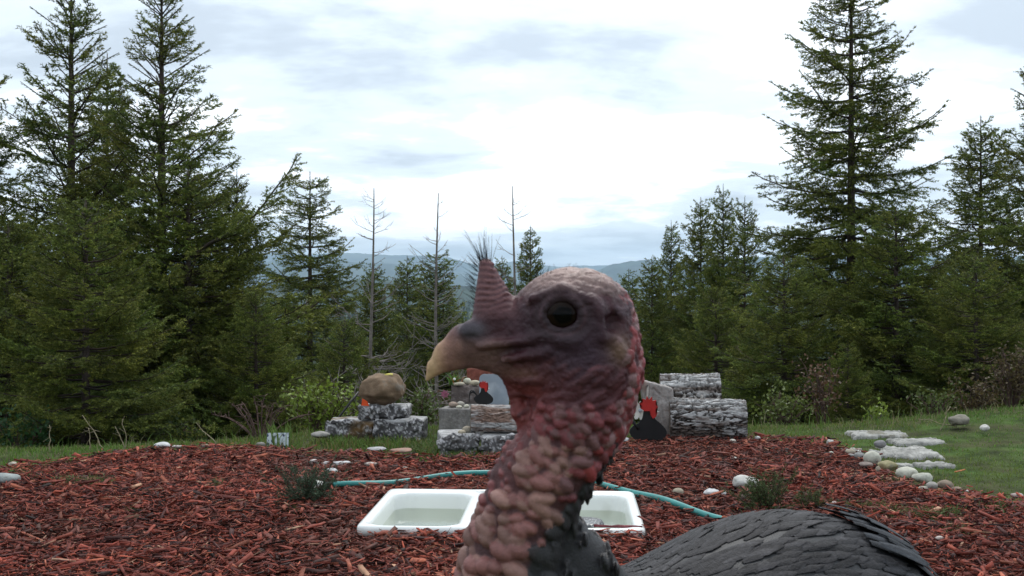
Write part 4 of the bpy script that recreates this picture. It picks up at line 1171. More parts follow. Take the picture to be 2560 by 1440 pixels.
# ------------------------------------------------------------------ logs
def log(name, label, c, L, r, axis, seed, bark=0.017, lichen=0.5, stubs=0, flat=0.0, wood=False, tilt=0.0, vertical=False, tone=(0.115, 0.09, 0.078)):
    rng = np.random.default_rng(seed + 2000)
    t = empty(name, c, label, 'log')
    na, nl = 210, 110
    th = np.linspace(0, 2 * np.pi, na, endpoint=False); u = np.linspace(-0.5, 0.5, nl)
    U, TH = np.meshgrid(u, th, indexing='ij')
    cs, sn = np.cos(TH), np.sin(TH)
    f = np.stack([U * L * 24, cs * r * 150, sn * r * 150], -1)
    wv = fbm(f * 0.5 + 9, 2)[..., None] * 1.2
    n1 = np.clip(np.abs(fbm((f + wv) * np.array([1, .62, .62]) + seed * 5, 3)) * 5.5, 0, 1) * 1.5 - 0.5
    n2 = fbm(np.stack([U * L * 70, cs * r * 140, sn * r * 140], -1) + seed, 3)
    prof = r * (1 + 0.05 * fbm(np.stack([U * 2, cs, sn], -1) + seed, 2))
    h = np.clip(n1, -0.5, 1)
    if wood: h = h * 0.4
    rad = prof + bark * (h - 0.6) + bark * 0.35 * n2
    X = U * L + 0 * TH; Y = rad * cs; Zz = rad * sn
    if flat: Zz = np.maximum(Zz, -r * flat)
    V = np.stack([X, Y, Zz], -1).reshape(-1, 3)
    i = np.arange(nl - 1)[:, None] * na; j = np.arange(na)[None]; k = (j + 1) % na
    Q = np.stack([i + j, i + k, i + na + k, i + na + j], -1).reshape(-1, 4)
    lic = np.clip((fbm(f * 0.33 + 40 + seed, 4) + lichen - 0.50 + 0.55 * h) * 2.2, 0, 1).reshape(-1, 1)
    base = np.asarray(tone) * (0.75 + 0.35 * h.reshape(-1, 1) + 0.4 * n2.reshape(-1, 1))
    col = base * (1 - lic) + np.array([0.42, 0.415, 0.41]) * lic * (1 + 0.25 * n2.reshape(-1, 1))
    axm = np.array(axis, float); axm = unit(axm)
    o = obj('bark' if not wood else 'weathered_wood', mesh('bark', V, Q, np.clip(col, 0.01, 0.7), False), M['logbark'], t)
    # cut ends
    for e in (0, nl - 1):
        ring = np.arange(na) + e * na
        R3 = V[ring]; cen = R3.mean(0)
        rings = [R3 * 0.985 + cen * 0.015] + [cen + (R3 - cen) * q for q in (0.8, 0.55, 0.3, 0.1)]
        VV = np.vstack(rings + [cen[None]])
        VV[:, 0] += (1 if e else -1) * 0.001 + rng.normal(0, 0.0008, len(VV))
        cc = []
        for q, rr in enumerate(rings + [cen[None]]):
            tone_ = (np.array([0.24, 0.19, 0.15]) if q else np.array([0.14, 0.11, 0.09])) * rng.uniform(0.85, 1.15, (len(rr), 1)); cc.append(tone_)
        Qs = []
        for q in range(4):
            a = q * na + np.arange(na); b = q * na + (np.arange(na) + 1) % na
            Qs.append(np.stack([a, b, b + na, a + na], 1))
        Ts = np.stack([4 * na + np.arange(na), 4 * na + (np.arange(na) + 1) % na, np.full(na, 5 * na)], 1)
        qq = np.concatenate(Qs)
        if e: qq, Ts = qq[:, ::-1], Ts[:, ::-1]
        obj('cut_end', mesh('cut_end', VV, [qq, Ts], np.concatenate(cc)), M['logbark'], t)
    for q in range(stubs):
        a = rng.uniform(1.0, 2.2); x = rng.uniform(-0.32, 0.3) * L
        p = np.array([x, math.cos(a) * r * 0.85, math.sin(a) * r * 0.85]); d = unit([rng.normal(0, 0.25), math.cos(a), math.sin(a)])
        mb = MB(); LL = rng.uniform(0.035, 0.06)
        tube(mb, p + d * np.linspace(0, LL, 5)[:, None] + rng.normal(0, 0.002, (5, 3)), np.linspace(0.009, 0.005, 5), 7, np.array([[0.3, 0.28, 0.26]] * 5))
        obj('branch_stub', mb.mesh('branch_stub'), M['logbark'], o)
    t.rotation_mode = 'QUATERNION'
    t.rotation_quaternion = Vector((1, 0, 0)).rotation_difference(Vector(axm))
    return t
s48 = 4.86 / FPX
log('log', 'lower bark covered log with branch stubs at the right of the mulch', ((1774 - 1280) * s48, 4.92, 0.098), 0.350, 0.096, (1, -0.10, 0), 1, stubs=4, lichen=0.22)
s51 = 5.12 / FPX
log('log', 'upper bark covered log lying behind and above the other', ((1725 - 1280) * s51, 5.13, 0.150), 0.287, 0.146, (1, -0.12, 0), 2, lichen=0.34)
# half log of the middle pile
log('half_log', 'weathered pale half log lying on the middle block pile', ((1242 - 1280) * 4.56 / FPX, 4.57, 0.150), 0.225, 0.062, (1, 0.03, -0.02), 3, bark=0.010, lichen=0.5, wood=True, flat=0.85, tone=(0.24, 0.16, 0.125))

def stump():
    """upright split log: bark-free trapezoid block with a sawn notch and a dark crack"""
    s = 4.93 / FPX
    t = empty('split_stump', ((1650 - 1280) * s, 4.90, 0.0), 'upright grey split log block with a dark crack left of the stacked logs', 'log')
    W, H, D = 76 * s, HC - (962 - 720) * s, 0.10
    g = Grid((-W / 2 - 0.03, -0.03, -0.03), (W / 2 + 0.03, D + 0.03, H + 0.04), 0.005)
    sl, X = g.all()
    sk = X[0] + 0.03 * (X[2] / H - 0.5)
    F = sd_rbox((sk, X[1] + 0 * X[0], X[2] - 0.035 * (X[0] / W) * -1 + 0 * X[1]), (0, D / 2, H / 2), (W / 2, D / 2, H / 2), 0.008)
    PX = np.stack(np.broadcast_arrays(*X), -1)
    F = F + 0.006 * fbm(PX * np.array([90, 60, 10]), 3) * 1.0 + 0.004 * fbm(PX * 30, 3)
    # crack from top left towards lower right
    cr_ = sd_cone(X, (-W * 0.25, 0, H * 0.95), (W * 0.38, 0, H * 0.60), 0.006, 0.004)
    F = smax(F, -cr_, 0.002)
    g.F = F.astype(np.float32)
    V, Q = surface_nets(g)
    n = fbm(V * np.array([60, 60, 14]), 4); n2 = fbm(V * 9 + 4, 3)
    c = np.array([0.30, 0.275, 0.26]) * (1 + 0.35 * n)[:, None]
    red = np.clip((n2 - 0.05) * 4, 0, 1)[:, None] * (V[:, 2:3] > H * 0.55)
    c = c * (1 - 0.6 * red) + np.array([0.20, 0.12, 0.09]) * 0.6 * red
    obj('split_face', mesh('split_face', V, Q, c, True), M['logbark'], t)
    # a board edge along the left side
    mb = MB(); 
    x0 = -W / 2 - 0.004
    V = chip_verts(np.random.default_rng(5), 1, np.array([H * 0.98]), np.array([0.012]), np.array([0.014]))[0]
    V = np.stack([V[:, 1] + x0 + 0.012 * (V[:, 0] / H), V[:, 2] - 0.004, V[:, 0] + H * 0.49], -1)
    me = mesh('sapwood_strip', V, np.vstack([CHQ, [[0, 2, 6, 4]]]), np.tile([[0.34, 0.31, 0.28]], (8, 1)))
    obj('sapwood_strip', me, M['logbark'], t)
stump()

# ------------------------------------------------------------------ rooster ornaments, plate, flower, mirror-like panel, pole
def extrude(P, th):
    P = np.asarray(P, float); n = len(P)
    V = np.vstack([np.stack([P[:, 0], np.full(n, -th / 2), P[:, 1]], -1), np.stack([P[:, 0], np.full(n, th / 2), P[:, 1]], -1)])
    import bmesh
    bm = bmesh.new()
    a = [bm.verts.new(v) for v in V]
    f1 = bm.faces.new(a[:n]); f2 = bm.faces.new(a[n:][::-1])
    for i in range(n):
        j = (i + 1) % n; bm.faces.new([a[j], a[i], a[i + n], a[j + n]])
    bmesh.ops.triangulate(bm, faces=[f1, f2])
    bmesh.ops.recalc_face_normals(bm, faces=bm.faces)
    me = bpy.data.meshes.new('cutout'); bm.to_mesh(me); bm.free()
    return me
def smooth_poly(P, n=70):
    P = np.asarray(P, float); P = np.vstack([P[-1:], P, P[:2]])
    return spline(P, n + 40)[20:-20] if False else spline(P[1:-1], n)[:-1]
BODY = [(0.18, 0.95), (0.30, 0.97), (0.38, 0.88), (0.36, 0.78), (0.42, 0.66), (0.56, 0.54), (0.68, 0.38), (0.64, 0.22), (0.48, 0.13), (0.24, 0.11), (-0.04, 0.16), (-0.20, 0.34), (-0.14, 0.48), (0.03, 0.58), (0.11, 0.70), (0.13, 0.84)]
COMB = [(0.15, 0.86), (0.06, 0.92), (0.09, 0.98), (0.03, 1.04), (0.11, 1.07), (0.10, 1.16), (0.18, 1.12), (0.21, 1.22), (0.26, 1.13), (0.33, 1.20), (0.34, 1.10), (0.43, 1.12), (0.41, 1.02), (0.47, 0.96), (0.41, 0.90), (0.46, 0.82), (0.42, 0.72), (0.35, 0.68), (0.30, 0.76), (0.28, 0.86)]
def rooster(label, loc, size, flip=1, tails=4):
    t = empty('rooster_ornament', loc, label, 'ornament')
    sc = lambda P: np.asarray(P) * size * np.array([flip, 1])
    bd = obj('body', extrude(sc(smooth_poly(BODY)), 0.006), M['black'], t)
    o = obj('comb', extrude(sc(COMB), 0.008), M['red'], bd); o.location.y = -0.0075
    bk = [(0.40, 0.88), (0.52, 0.84), (0.40, 0.80)]
    o = obj('beak', extrude(sc(bk), 0.005), M['whitep'], bd)
    for k in range(tails):
        a = 0.2 + 0.32 * k
        P = np.array([[0.02, 0, 0.42], [-0.16 - 0.05 * k, 0, 0.62 + 0.07 * k], [-0.34 - 0.03 * k, 0, 0.62 - 0.02 * k], [-0.42 + 0.01 * k, 0, 0.40 - 0.09 * k]]) * size * np.array([flip, 1, 1])
        mb = MB(); tube(mb, spline(P, 14), np.linspace(0.006, 0.002, 14) * size / 0.15, 6, (0, 0, 0)); obj('tail_feather', mb.mesh('tail_feather', True), M['black'], t)
    for x in (0.2, 0.36):
        P = np.array([[x, 0, 0.30], [x + 0.01, 0, 0.12], [x - 0.01, 0, 0.0]]) * size * np.array([flip, 1, 1])
        mb = MB(); tube(mb, P, 0.003, 6, (0, 0, 0)); obj('leg', mb.mesh('leg'), M['black'], t)
    return t
s47 = 4.70 / FPX
rooster('black metal rooster with red comb in front of the grey blue plate', ((1196 - 1280) * s47, 4.68, 0.190), 0.098, 1, 3)
# plate behind it
def plate():
    s = 4.74 / FPX
    x0, x1, zt, zb, r = (1198 - 1280) * s, (1272 - 1280) * s, HC - (936 - 720) * s, 0.10, 0.022
    P = [(x0, zb)] + [(x1, zb)] + [(x1 - r + r * math.cos(a), zt - r + r * math.sin(a)) for a in np.linspace(0, math.pi / 2, 7)] + [(x0 + r - r * math.sin(a), zt - r + r * math.cos(a)) for a in np.linspace(0, math.pi / 2, 7)]
    P = np.array(P); c = P.mean(0)
    o = obj('enamel_plate', extrude(P - c, 0.004), M['plate'], None, (c[0], 4.76, c[1]), label='grey blue rounded plate standing behind the half log', cat='plate')
plate()
s49 = 4.72 / FPX
rooster('black metal rooster with red comb leaning on the upright split log', ((1596 - 1280) * s49, 4.74, 0.002), 0.190, 1, 4)
def flower():
    s = 4.80 / FPX
    t = empty('white_flower', ((1600 - 1280) * s, 4.80, HC - (1026 - 720) * s), 'white metal flower between the turkey neck and the black rooster', 'ornament')
    for k in range(9):
        a = k / 9 * 2 * np.pi
        P = np.array([[0, -0.004], [0.020, -0.011], [0.040, -0.009], [0.047, 0.0], [0.040, 0.009], [0.020, 0.011], [0, 0.004]])
        ca, sa = math.cos(a), math.sin(a); P = P @ np.array([[ca, sa], [-sa, ca]])
        o = obj('petal', extrude(P, 0.003), M['whitep'], t); o.location.y = 0.003 * (k % 2) + 0.001 * (k % 3); o.rotation_euler = (0.2 * math.sin(a), 0, 0)
    mb = MB(); tube(mb, np.array([[0, 0.006, 0], [0.004, 0.008, -0.10], [0, 0.008, -(HC - (1026 - 720) * s)]]), 0.003, 6, (0, 0, 0)); obj('stem', mb.mesh('stem'), M['black'], t)
    V, T = ICO2; obj('centre', mesh('centre', V * [0.009, 0.005, 0.009] + [0, -0.006, 0], T, None, True), M['plate'], t)
flower()
def tile():
    g = gp(695, 1121)
    t = empty('mirror_panel', (g[0], g[1], float(gz(g[0], g[1]))), 'small square mirror-like panel with sky and tree reflections painted in white and dark blue, standing in the grass', 'tile')
    s = g[1] / FPX; W, H = 54 * s, 40 * s
    m = material('painted_reflection', (0.62, 0.68, 0.74), 0.15, 0.5, mottle=(38, (0.035, 0.05, 0.11), 0.54, 0.60))  # reflected sky and trees painted on as pale and dark blue mottling
    me = extrude(np.array([(-W / 2, 0), (W / 2, 0), (W / 2, H), (-W / 2, H)]), 0.02)
    o = obj('face', me, m, t); o.rotation_euler = (-0.12, 0, 0.05)
    t.rotation_euler = (0, 0, 0)
tile()
def pole():
    a = pt(806, 1096, 5.15); b = pt(896, 980, 5.35)
    mb = MB(); tube(mb, np.linspace(0, 1, 6)[:, None] * (b - a), 0.0055, 8, (0, 0, 0))
    o = obj('black_pole', mb.mesh('black_pole', True), M['black'], None, a, label='thin black pole leaning behind the left block pile', cat='pole')
pole()
o = obj('orange_marker', extrude(np.array([(-0.016, 0), (0.02, -0.002), (0.012, 0.02), (-0.012, 0.034)]), 0.004), M['orange'], None, pt(912, 1014, 4.99), label='small orange scrap between the boulder and the block below', cat='scrap')
def succulent():
    t = empty('succulent', pt(1136, 962, 5.03), 'small spiky green succulent with a white flower on the upper block', 'plant')
    rng = np.random.default_rng(4); n = 44
    V, T, C = blades(rng, rng.normal(0, 0.012, n), rng.normal(0, 0.012, n), np.zeros(n), rng.uniform(0.03, 0.075, n), np.full(n, 0.008), rng.uniform(0.3, 1.1, n), np.where(rng.random((n, 1)) < 0.25, [0.30, 0.12, 0.04], [0.10, 0.20, 0.04]) * rng.uniform(0.7, 1.3, (n, 1)))
    obj('leaves', mesh('leaves', V, T, C), M['leaf'], t, kind='stuff')
    V, T = ICO2; obj('flower', mesh('flower', V * 0.007 + [0.002, -0.03, 0.03], T, None, True), M['whitep'], t)
succulent()
def pink_flower():
    g = pt(1112, 985, 5.3)
    zg = float(gz(g[0], g[1]))
    t = empty('pink_flower', (g[0], g[1], zg), 'small pink flower on a thin stem left of the stacked blocks', 'flower')
    h = g[2] - zg
    mb = MB(); tube(mb, np.array([[0.01, 0, 0], [0.004, 0, h * 0.5], [0, 0, h]]), 0.0016, 5, (0, 0, 0)); obj('stem', mb.mesh('stem'), M['twig'], t)
    pk = material('pink', (0.42, 0.14, 0.22), 0.6, 0.2)
    for k in range(7):
        a = k / 7 * 2 * np.pi; d = np.array([math.cos(a), math.sin(a)])
        P = np.array([[0, -0.002], [0.012, -0.006], [0.024, 0], [0.012, 0.006]]) @ np.array([[d[0], d[1]], [-d[1], d[0]]])
        o = obj('petal', extrude(P, 0.002), pk, t); o.location = (0, -0.002 * (k % 3), h)
pink_flower()

# ------------------------------------------------------------------ sink
def sink():
    zr = 0.042                                      # rim height above the bed
    t = empty('kitchen_sink', (-0.020, 3.255, 0.0), 'white enamel double basin kitchen sink full of water set in the mulch', 'sink', rz=math.radians(-3.2))
    W, D, H = 0.835, 0.575, 0.21
    g = Grid((-W / 2 - 0.03, -D / 2 - 0.03, -H - 0.02), (W / 2 + 0.03, D / 2 + 0.03, 0.02), 0.0066)
    sl, X = g.all()
    def r2(x0, x1, y0, y1, r, z0):
        cx, cy, hx, hy = (x0 + x1) / 2, (y0 + y1) / 2, (x1 - x0) / 2, (y1 - y0) / 2
        tp = 0.10 * (X[2])                           # walls taper inwards with depth
        qx = np.abs(X[0] - cx) - (hx + tp - r); qy = np.abs(X[1] - cy) - (hy + tp - r)
        d2 = np.sqrt(np.maximum(qx, 0) ** 2 + np.maximum(qy, 0) ** 2) + np.minimum(np.maximum(qx, qy), 0) - r
        return smax(d2, z0 - X[2] + 0 * X[0], 0.05)
    # apron slab + bowls
    rim = sd_rbox((X[0], X[1], X[2] + 0.0165), (0, 0, 0), (W / 2, D / 2, 0.0165), 0.016)
    qx = np.abs(X[0]) - (W / 2 - 0.045); qy = np.abs(X[1]) - (D / 2 - 0.05)
    d2 = np.sqrt(np.maximum(qx, 0) ** 2 + np.maximum(qy, 0) ** 2) + np.minimum(np.maximum(qx, qy), 0) - 0.03
    cor = np.sqrt(np.maximum(np.abs(X[0]) - (W / 2 - 0.045), 0) ** 2 + np.maximum(np.abs(X[1]) - (D / 2 - 0.045), 0) ** 2) - 0.045
    rim = smax(rim, cor + 0 * X[2], 0.01)
    bowl = smax(smax(d2 + 0 * X[2], X[2] + 0.008 + 0 * X[0], 0.004), -H + 0.005 - X[2] + 0 * X[0], 0.02)
    F = smin(rim, bowl, 0.01)
    L = r2(-W / 2 + 0.036, -0.125, -D / 2 + 0.028, D / 2 - 0.075, 0.05, -0.135)
    Rr = r2(-0.070, W / 2 - 0.036, -D / 2 + 0.028, D / 2 - 0.075, 0.05, -0.135)
    F = smax(F, -L, 0.018); F = smax(F, -Rr, 0.018)
    hole = np.sqrt((X[0] + 0.085) ** 2 + (X[1] - D / 2 + 0.04) ** 2) - 0.017
    F = smax(F, -(smax(hole + 0 * X[2], -0.05 - X[2] + 0 * X[0], 0.004)), 0.004)
    g.F = F.astype(np.float32)
    V, Q = surface_nets(g)
    V[:, 2] += zr
    bs = obj('basin', mesh('basin', V, Q, None, True), M['ceramic'], t)
    mw = bpy.data.materials.new('sinkwater'); mw.use_nodes = True
    n, l = mw.node_tree.nodes, mw.node_tree.links
    n.remove(n['Principled BSDF'])
    tr = n.new('ShaderNodeBsdfTransparent'); tr.inputs[0].default_value = (0.93, 0.965, 0.885, 1)
    gl = n.new('ShaderNodeBsdfGlossy'); gl.inputs['Roughness'].default_value = 0.03
    fr = n.new('ShaderNodeFresnel'); fr.inputs[0].default_value = 1.33
    nz = n.new('ShaderNodeTexNoise'); nz.inputs['Scale'].default_value = 14
    bp = n.new('ShaderNodeBump'); bp.inputs['Strength'].default_value = 0.06; bp.inputs['Distance'].default_value = 0.01
    l.new(nz.outputs[0], bp.inputs['Height']); l.new(bp.outputs[0], gl.inputs['Normal']); l.new(bp.outputs[0], fr.inputs['Normal'])
    mx = n.new('ShaderNodeMixShader'); l.new(fr.outputs[0], mx.inputs[0]); l.new(tr.outputs[0], mx.inputs[1]); l.new(gl.outputs[0], mx.inputs[2])
    l.new(mx.outputs[0], n['Material Output'].inputs[0])
    for x0, x1 in ((-W / 2 + 0.04, -0.12), (-0.07, W / 2 - 0.037)):
        nx, ny = 14, 12
        xs = np.linspace(x0, x1, nx); ys = np.linspace(-D / 2 + 0.026, D / 2 - 0.074, ny)
        A, B = np.meshgrid(xs, ys, indexing='ij')
        VV = np.stack([A, B, 0 * A + zr - 0.052], -1).reshape(-1, 3)
        i = np.arange(nx - 1)[:, None] * ny; j = np.arange(ny - 1)[None]
        obj('water', mesh('water', VV, np.stack([i + j, i + ny + j, i + ny + j + 1, i + j + 1], -1).reshape(-1, 4), None, True), mw, t)
    # drain cover stone in the right bowl: dark grille disc just breaking the water
    mb = MB(); th = np.linspace(0, 2 * np.pi, 28, endpoint=False)
    V = np.vstack([np.stack([0.056 * np.cos(th), 0.056 * np.sin(th), 0 * th], -1), np.stack([0.050 * np.cos(th), 0.050 * np.sin(th), 0 * th + 0.010], -1), np.stack([0.030 * np.cos(th), 0.030 * np.sin(th), 0 * th + 0.006], -1), [[0, 0, 0.006]]])
    j = np.arange(28); k = (j + 1) % 28
    Q = np.vstack([np.stack([a * 28 + j, a * 28 + k, a * 28 + 28 + k, a * 28 + 28 + j], 1) for a in (0, 1)])
    T = np.stack([56 + j, 56 + k, np.full(28, 84)], 1)
    mt = material('grille', (0.07, 0.075, 0.08), 0.4, 0.5, metal=0.5, mottle=(120, (0.30, 0.30, 0.30), 0.55, 0.6))
    obj('drain_cover', mesh('drain_cover', V, [Q, T], None, True), mt, bs, (0.250, 0.010, zr - 0.052))
    # dark rubbed edge at the faucet hole is only the hole itself
    return t
sink()
def submerged():
    V = chip_verts(np.random.default_rng(3), 1, np.array([0.07]), np.array([0.03]), np.array([0.02]))[0]
    obj('slate_chip', mesh('slate_chip', V, np.vstack([CHQ, [[0, 2, 6, 4]]]), np.tile([[0.22, 0.23, 0.23]], (8, 1))), M['block'], None, (0.275, 3.07, 0.0), label='grey slate chip at the front edge of the right basin', cat='stone')
submerged()

# ------------------------------------------------------------------ hose
def hose():
    t = empty('garden_hose', gp(830, 1232), 'teal green garden hose curving behind the sink', 'hose')
    o0 = np.array(t.location)
    pts = [(832, 1233), (900, 1232), (980, 1226), (1080, 1217), (1180, 1210), (1290, 1206), (1400, 1213), (1480, 1232), (1560, 1252), (1630, 1273), (1700, 1297), (1775, 1320), (1880, 1350), (2000, 1375)]
    P = np.array([gp(a, b) for a, b in pts])
    P[:, 2] = gz(P[:, 0], P[:, 1]) + 0.034
    P = spline(P, 90); P[:, 2] += 0.004 * np.sin(np.arange(90) * 0.31)
    mb = MB(); tube(mb, P - o0, 0.0105, 12, (0, 0, 0)); obj('tube', mb.mesh('tube', True), M['hose'], t)
    a = gp(787, 1242); a[2] = 0.045; b = P[0]
    d = unit(b - a)
    mb = MB(); q = a + d * np.array([0, 0.006, 0.008, 0.03, 0.034])[:, None]
    tube(mb, q - o0, [0.013, 0.014, 0.0115, 0.0115, 0.009], 14, (0, 0, 0), cap=False); obj('coupling', mb.mesh('coupling', True), M['whitep'], t)
    mb = MB(); tube(mb, np.array([a + d * 0.012, b]) - o0, 0.0095, 12, (0, 0, 0)); obj('hose_end', mb.mesh('hose_end', True), M['black'], t)
hose()
# ------------------------------------------------------------------ the turkey
TS = 0.5 / FPX                                   # metres per photo pixel in the head's plane, 0.5 m away
def t_world(P):                                  # (x right, y down, d away) in those pixels -> metres
    P = np.asarray(P, float)
    return np.stack([(P[..., 0] - 1280) * TS, 0.5 + P[..., 2] * TS, HC - (P[..., 1] - 720) * TS], -1)

def vert_normals(V, Q):
    a = V[Q[:, 2]] - V[Q[:, 0]]; b = V[Q[:, 3]] - V[Q[:, 1]]
    n = np.cross(a, b); N = np.zeros_like(V)
    for k in range(4): np.add.at(N, Q[:, k], n)
    return unit(N)

def turkey_head():
    rng = np.random.default_rng(77)
    g = Grid((1030, 590, -190), (1720, 1580, 190), 4.4)
    F = g.F
    def U(f, lo, hi, k):
        sl, X = g.box(lo, hi)
        F[sl] = smin(F[sl], f(X), k).astype(np.float32)
    def S(f, lo, hi, k):
        sl, X = g.box(lo, hi)
        F[sl] = smax(F[sl], -f(X), k).astype(np.float32)
    def cone(a, b, ra, rb, k, flat=1.0):
        m = max(ra, rb) + 30 + k
        lo = np.minimum(a, b) - m; hi = np.maximum(a, b) + m
        U(lambda X: sd_cone(X, a, b, ra, rb, flat), lo, hi, k)
    A = lambda *v: np.array(v, float)
    # skull
    U(lambda X: sd_ell(X, (1432, 800, 0), (150, 130, 112)), (1200, 600, -190), (1720, 1100, 190), 1)
    U(lambda X: sd_ell(X, (1476, 885, 0), (122, 135, 106)), (1200, 600, -190), (1720, 1200, 190), 40)
    U(lambda X: sd_ell(X, (1390, 905, 0), (120, 105, 88)), (1150, 650, -190), (1720, 1200, 190), 40)
    cone(A(1380, 812, 0), A(1240, 838, 0), 92, 58, 40, 0.85)
    cone(A(1350, 925, 0), A(1235, 890, 0), 66, 38, 34, 0.8)
    # beak, upper then lower
    cone(A(1250, 845, 0), A(1165, 858, 0), 60, 48, 24, 0.70)
    cone(A(1165, 860, 0), A(1120, 888, 0), 48, 36, 14, 0.62)
    cone(A(1120, 888, 0), A(1088, 918, 0), 35, 21, 10, 0.62)
    cone(A(1088, 918, 0), A(1068, 948, 0), 21, 6, 6, 0.65)
    cone(A(1270, 900, 0), A(1160, 901, 0), 34, 17, 16, 0.75)
    cone(A(1160, 903, 0), A(1098, 922, 0), 18, 10, 8, 0.7)
    cone(A(1160, 901, 0), A(1105, 905, 0), 16, 9, 8, 0.8)
    # throat and neck
    neck = np.array([[1464, 940, 0, 130], [1450, 1020, 0, 116], [1426, 1100, 0, 104], [1362, 1190, 0, 107], [1318, 1290, 5, 105], [1296, 1390, 12, 118], [1290, 1480, 25, 140], [1300, 1600, 45, 170]], float)
    for i in range(len(neck) - 1):
        cone(neck[i, :3], neck[i + 1, :3], neck[i, 3], neck[i + 1, 3], 30, 0.86)
    cone(A(1380, 1290, 15), A(1452, 1440, 50), 46, 88, 30)         # feathered nape flaring into the back
    cone(A(1452, 1440, 50), A(1505, 1560, 90), 88, 125, 30)
    # loose throat skin
    dw = [(1274, 955, 0, 12), (1298, 1030, 0, 17), (1328, 1092, 0, 18), (1286, 1136, 0, 22), (1254, 1190, 0, 22), (1232, 1250, 0, 18), (1216, 1320, 0, 15)]
    for i in range(len(dw) - 1):
        cone(A(*dw[i][:3]), A(*dw[i + 1][:3]), dw[i][3], dw[i + 1][3], 22, 0.9)
    # eye sockets, brows, cheeks, ears, both sides
    for sg in (-1, 1):
        S(lambda X: sd_ell(X, (1402, 784, sg * 128), (66, 58, 40)), (1300, 690, -190), (1500, 880, 190), 22)
        U(lambda X: sd_cone(X, A(1330, 746, sg * 84), A(1400, 724, sg * 90), 10, 11), (1280, 670, -150), (1460, 790, 150), 22)
        U(lambda X: sd_cone(X, A(1400, 724, sg * 90), A(1478, 756, sg * 98), 11, 10), (1340, 660, -160), (1540, 830, 160), 22)
        U(lambda X: sd_cone(X, A(1340, 838, sg * 88), A(1430, 850, sg * 104), 10, 12), (1280, 770, -170), (1500, 910, 170), 22)
        # eyelid rings
        for a in np.linspace(0, 2 * np.pi, 22, endpoint=False):
            c = A(1402 + 47 * math.cos(a), 784 + 41 * math.sin(a), sg * (97 + 5 * math.cos(a)))
            U(lambda X: sd_ell(X, c, (11, 11, 9)), c - 40, c + 40, 9)
            c2 = A(1402 + 66 * math.cos(a), 786 + 59 * math.sin(a), sg * (92 + 7 * math.cos(a)))
            if math.sin(a) > -0.3: U(lambda X: sd_ell(X, c2, (9, 9, 7)), c2 - 36, c2 + 36, 8)
        # ear hollow with its ridge
        S(lambda X: sd_ell(X, (1528, 802, sg * 100), (26, 30, 30)), (1460, 730, -170), (1600, 880, 170), 14)
        U(lambda X: sd_cone(X, A(1518, 842, sg * 92), A(1548, 880, sg * 84), 13, 16), (1460, 790, -160), (1620, 950, 160), 14)
        U(lambda X: sd_cone(X, A(1490, 770, sg * 108), A(1496, 840, sg * 108), 9, 11), (1440, 720, -170), (1550, 900, 170), 14)
        # mouth slit and the fleshy line above it
        S(lambda X: sd_cone(X, A(1112, 900, sg * 24), A(1225, 876, sg * 46), 4, 5), (1090, 850, -110), (1260, 930, 110), 4)
        S(lambda X: sd_cone(X, A(1225, 876, sg * 50), A(1345, 862, sg * 96), 5, 6), (1200, 820, -150), (1400, 920, 150), 6)
        U(lambda X: sd_cone(X, A(1200, 862, sg * 44), A(1330, 846, sg * 84), 9, 11), (1160, 800, -150), (1380, 900, 150), 14)
        U(lambda X: sd_cone(X, A(1262, 896, sg * 58), A(1366, 874, sg * 92), 10, 14), (1200, 830, -150), (1420, 940, 150), 14)
        # cere and nostril swelling
        U(lambda X: sd_ell(X, (1190, 828, sg * 27), (42, 30, 22)), (1120, 770, -100), (1270, 880, 100), 10)
        S(lambda X: sd_ell(X, (1172, 842, sg * 52), (26, 9, 12)), (1130, 810, -100), (1220, 880, 100), 6)
    # snood with rings
    def snood(X):
        f = sd_cone(X, A(1240, 788, 0), A(1216, 664, 0), 62, 19, 0.85)
        return f + 2.8 * (0.6 + 0.5 * np.sin(X[0] * 0.11 + X[1] * 0.043)) * np.sin(X[1] * 2 * np.pi / 14.0 + X[0] * 0.035 + 2.2 * np.sin(X[0] * 0.06 + X[1] * 0.037 + X[2] * 0.05)) * np.clip((800 - X[1]) / 60, 0, 1)
    U(snood, (1130, 600, -110), (1340, 880, 110), 14)
    base = F.copy()
    car = np.full(F.shape, 60, np.float32); cid = np.full(F.shape, -1, np.int16)
    cols = []
    def bump(c, dirn, nrm, la, lb, lc, k, colr):
        a = unit(dirn); n_ = unit(nrm); a = unit(a - n_ * (a @ n_)); b = np.cross(n_, a)
        m = max(la, lb, lc) + 14
        sl, X = g.box(c - m, c + m)
        if min(s.stop - s.start for s in sl) <= 0: return
        f = sd_ell(X, c, (la, lb, lc), np.stack([a, b, n_])).astype(np.float32)
        F[sl] = smin(F[sl], f, k)
        up = f < car[sl]
        car[sl] = np.where(up, f, car[sl]); cid[sl] = np.where(up, len(cols), cid[sl])
        cols.append(colr)
    def onto(c, n_):
        c = c.copy()
        for _ in range(10):
            i = np.clip(np.round((c - g.lo) / g.h).astype(int), 0, np.array(F.shape) - 1)
            v = float(base[tuple(i)])
            c = c - n_ * np.clip(v, -16, 16) * 0.8
        return c if abs(v) < 7 else None
    ny = neck[:, 1]
    def axis_at(y): return np.array([np.interp(y, ny, neck[:, 0]), y, np.interp(y, ny, neck[:, 2])]), np.interp(y, ny, neck[:, 3])
    # caruncles of the neck
    y = 1010.0
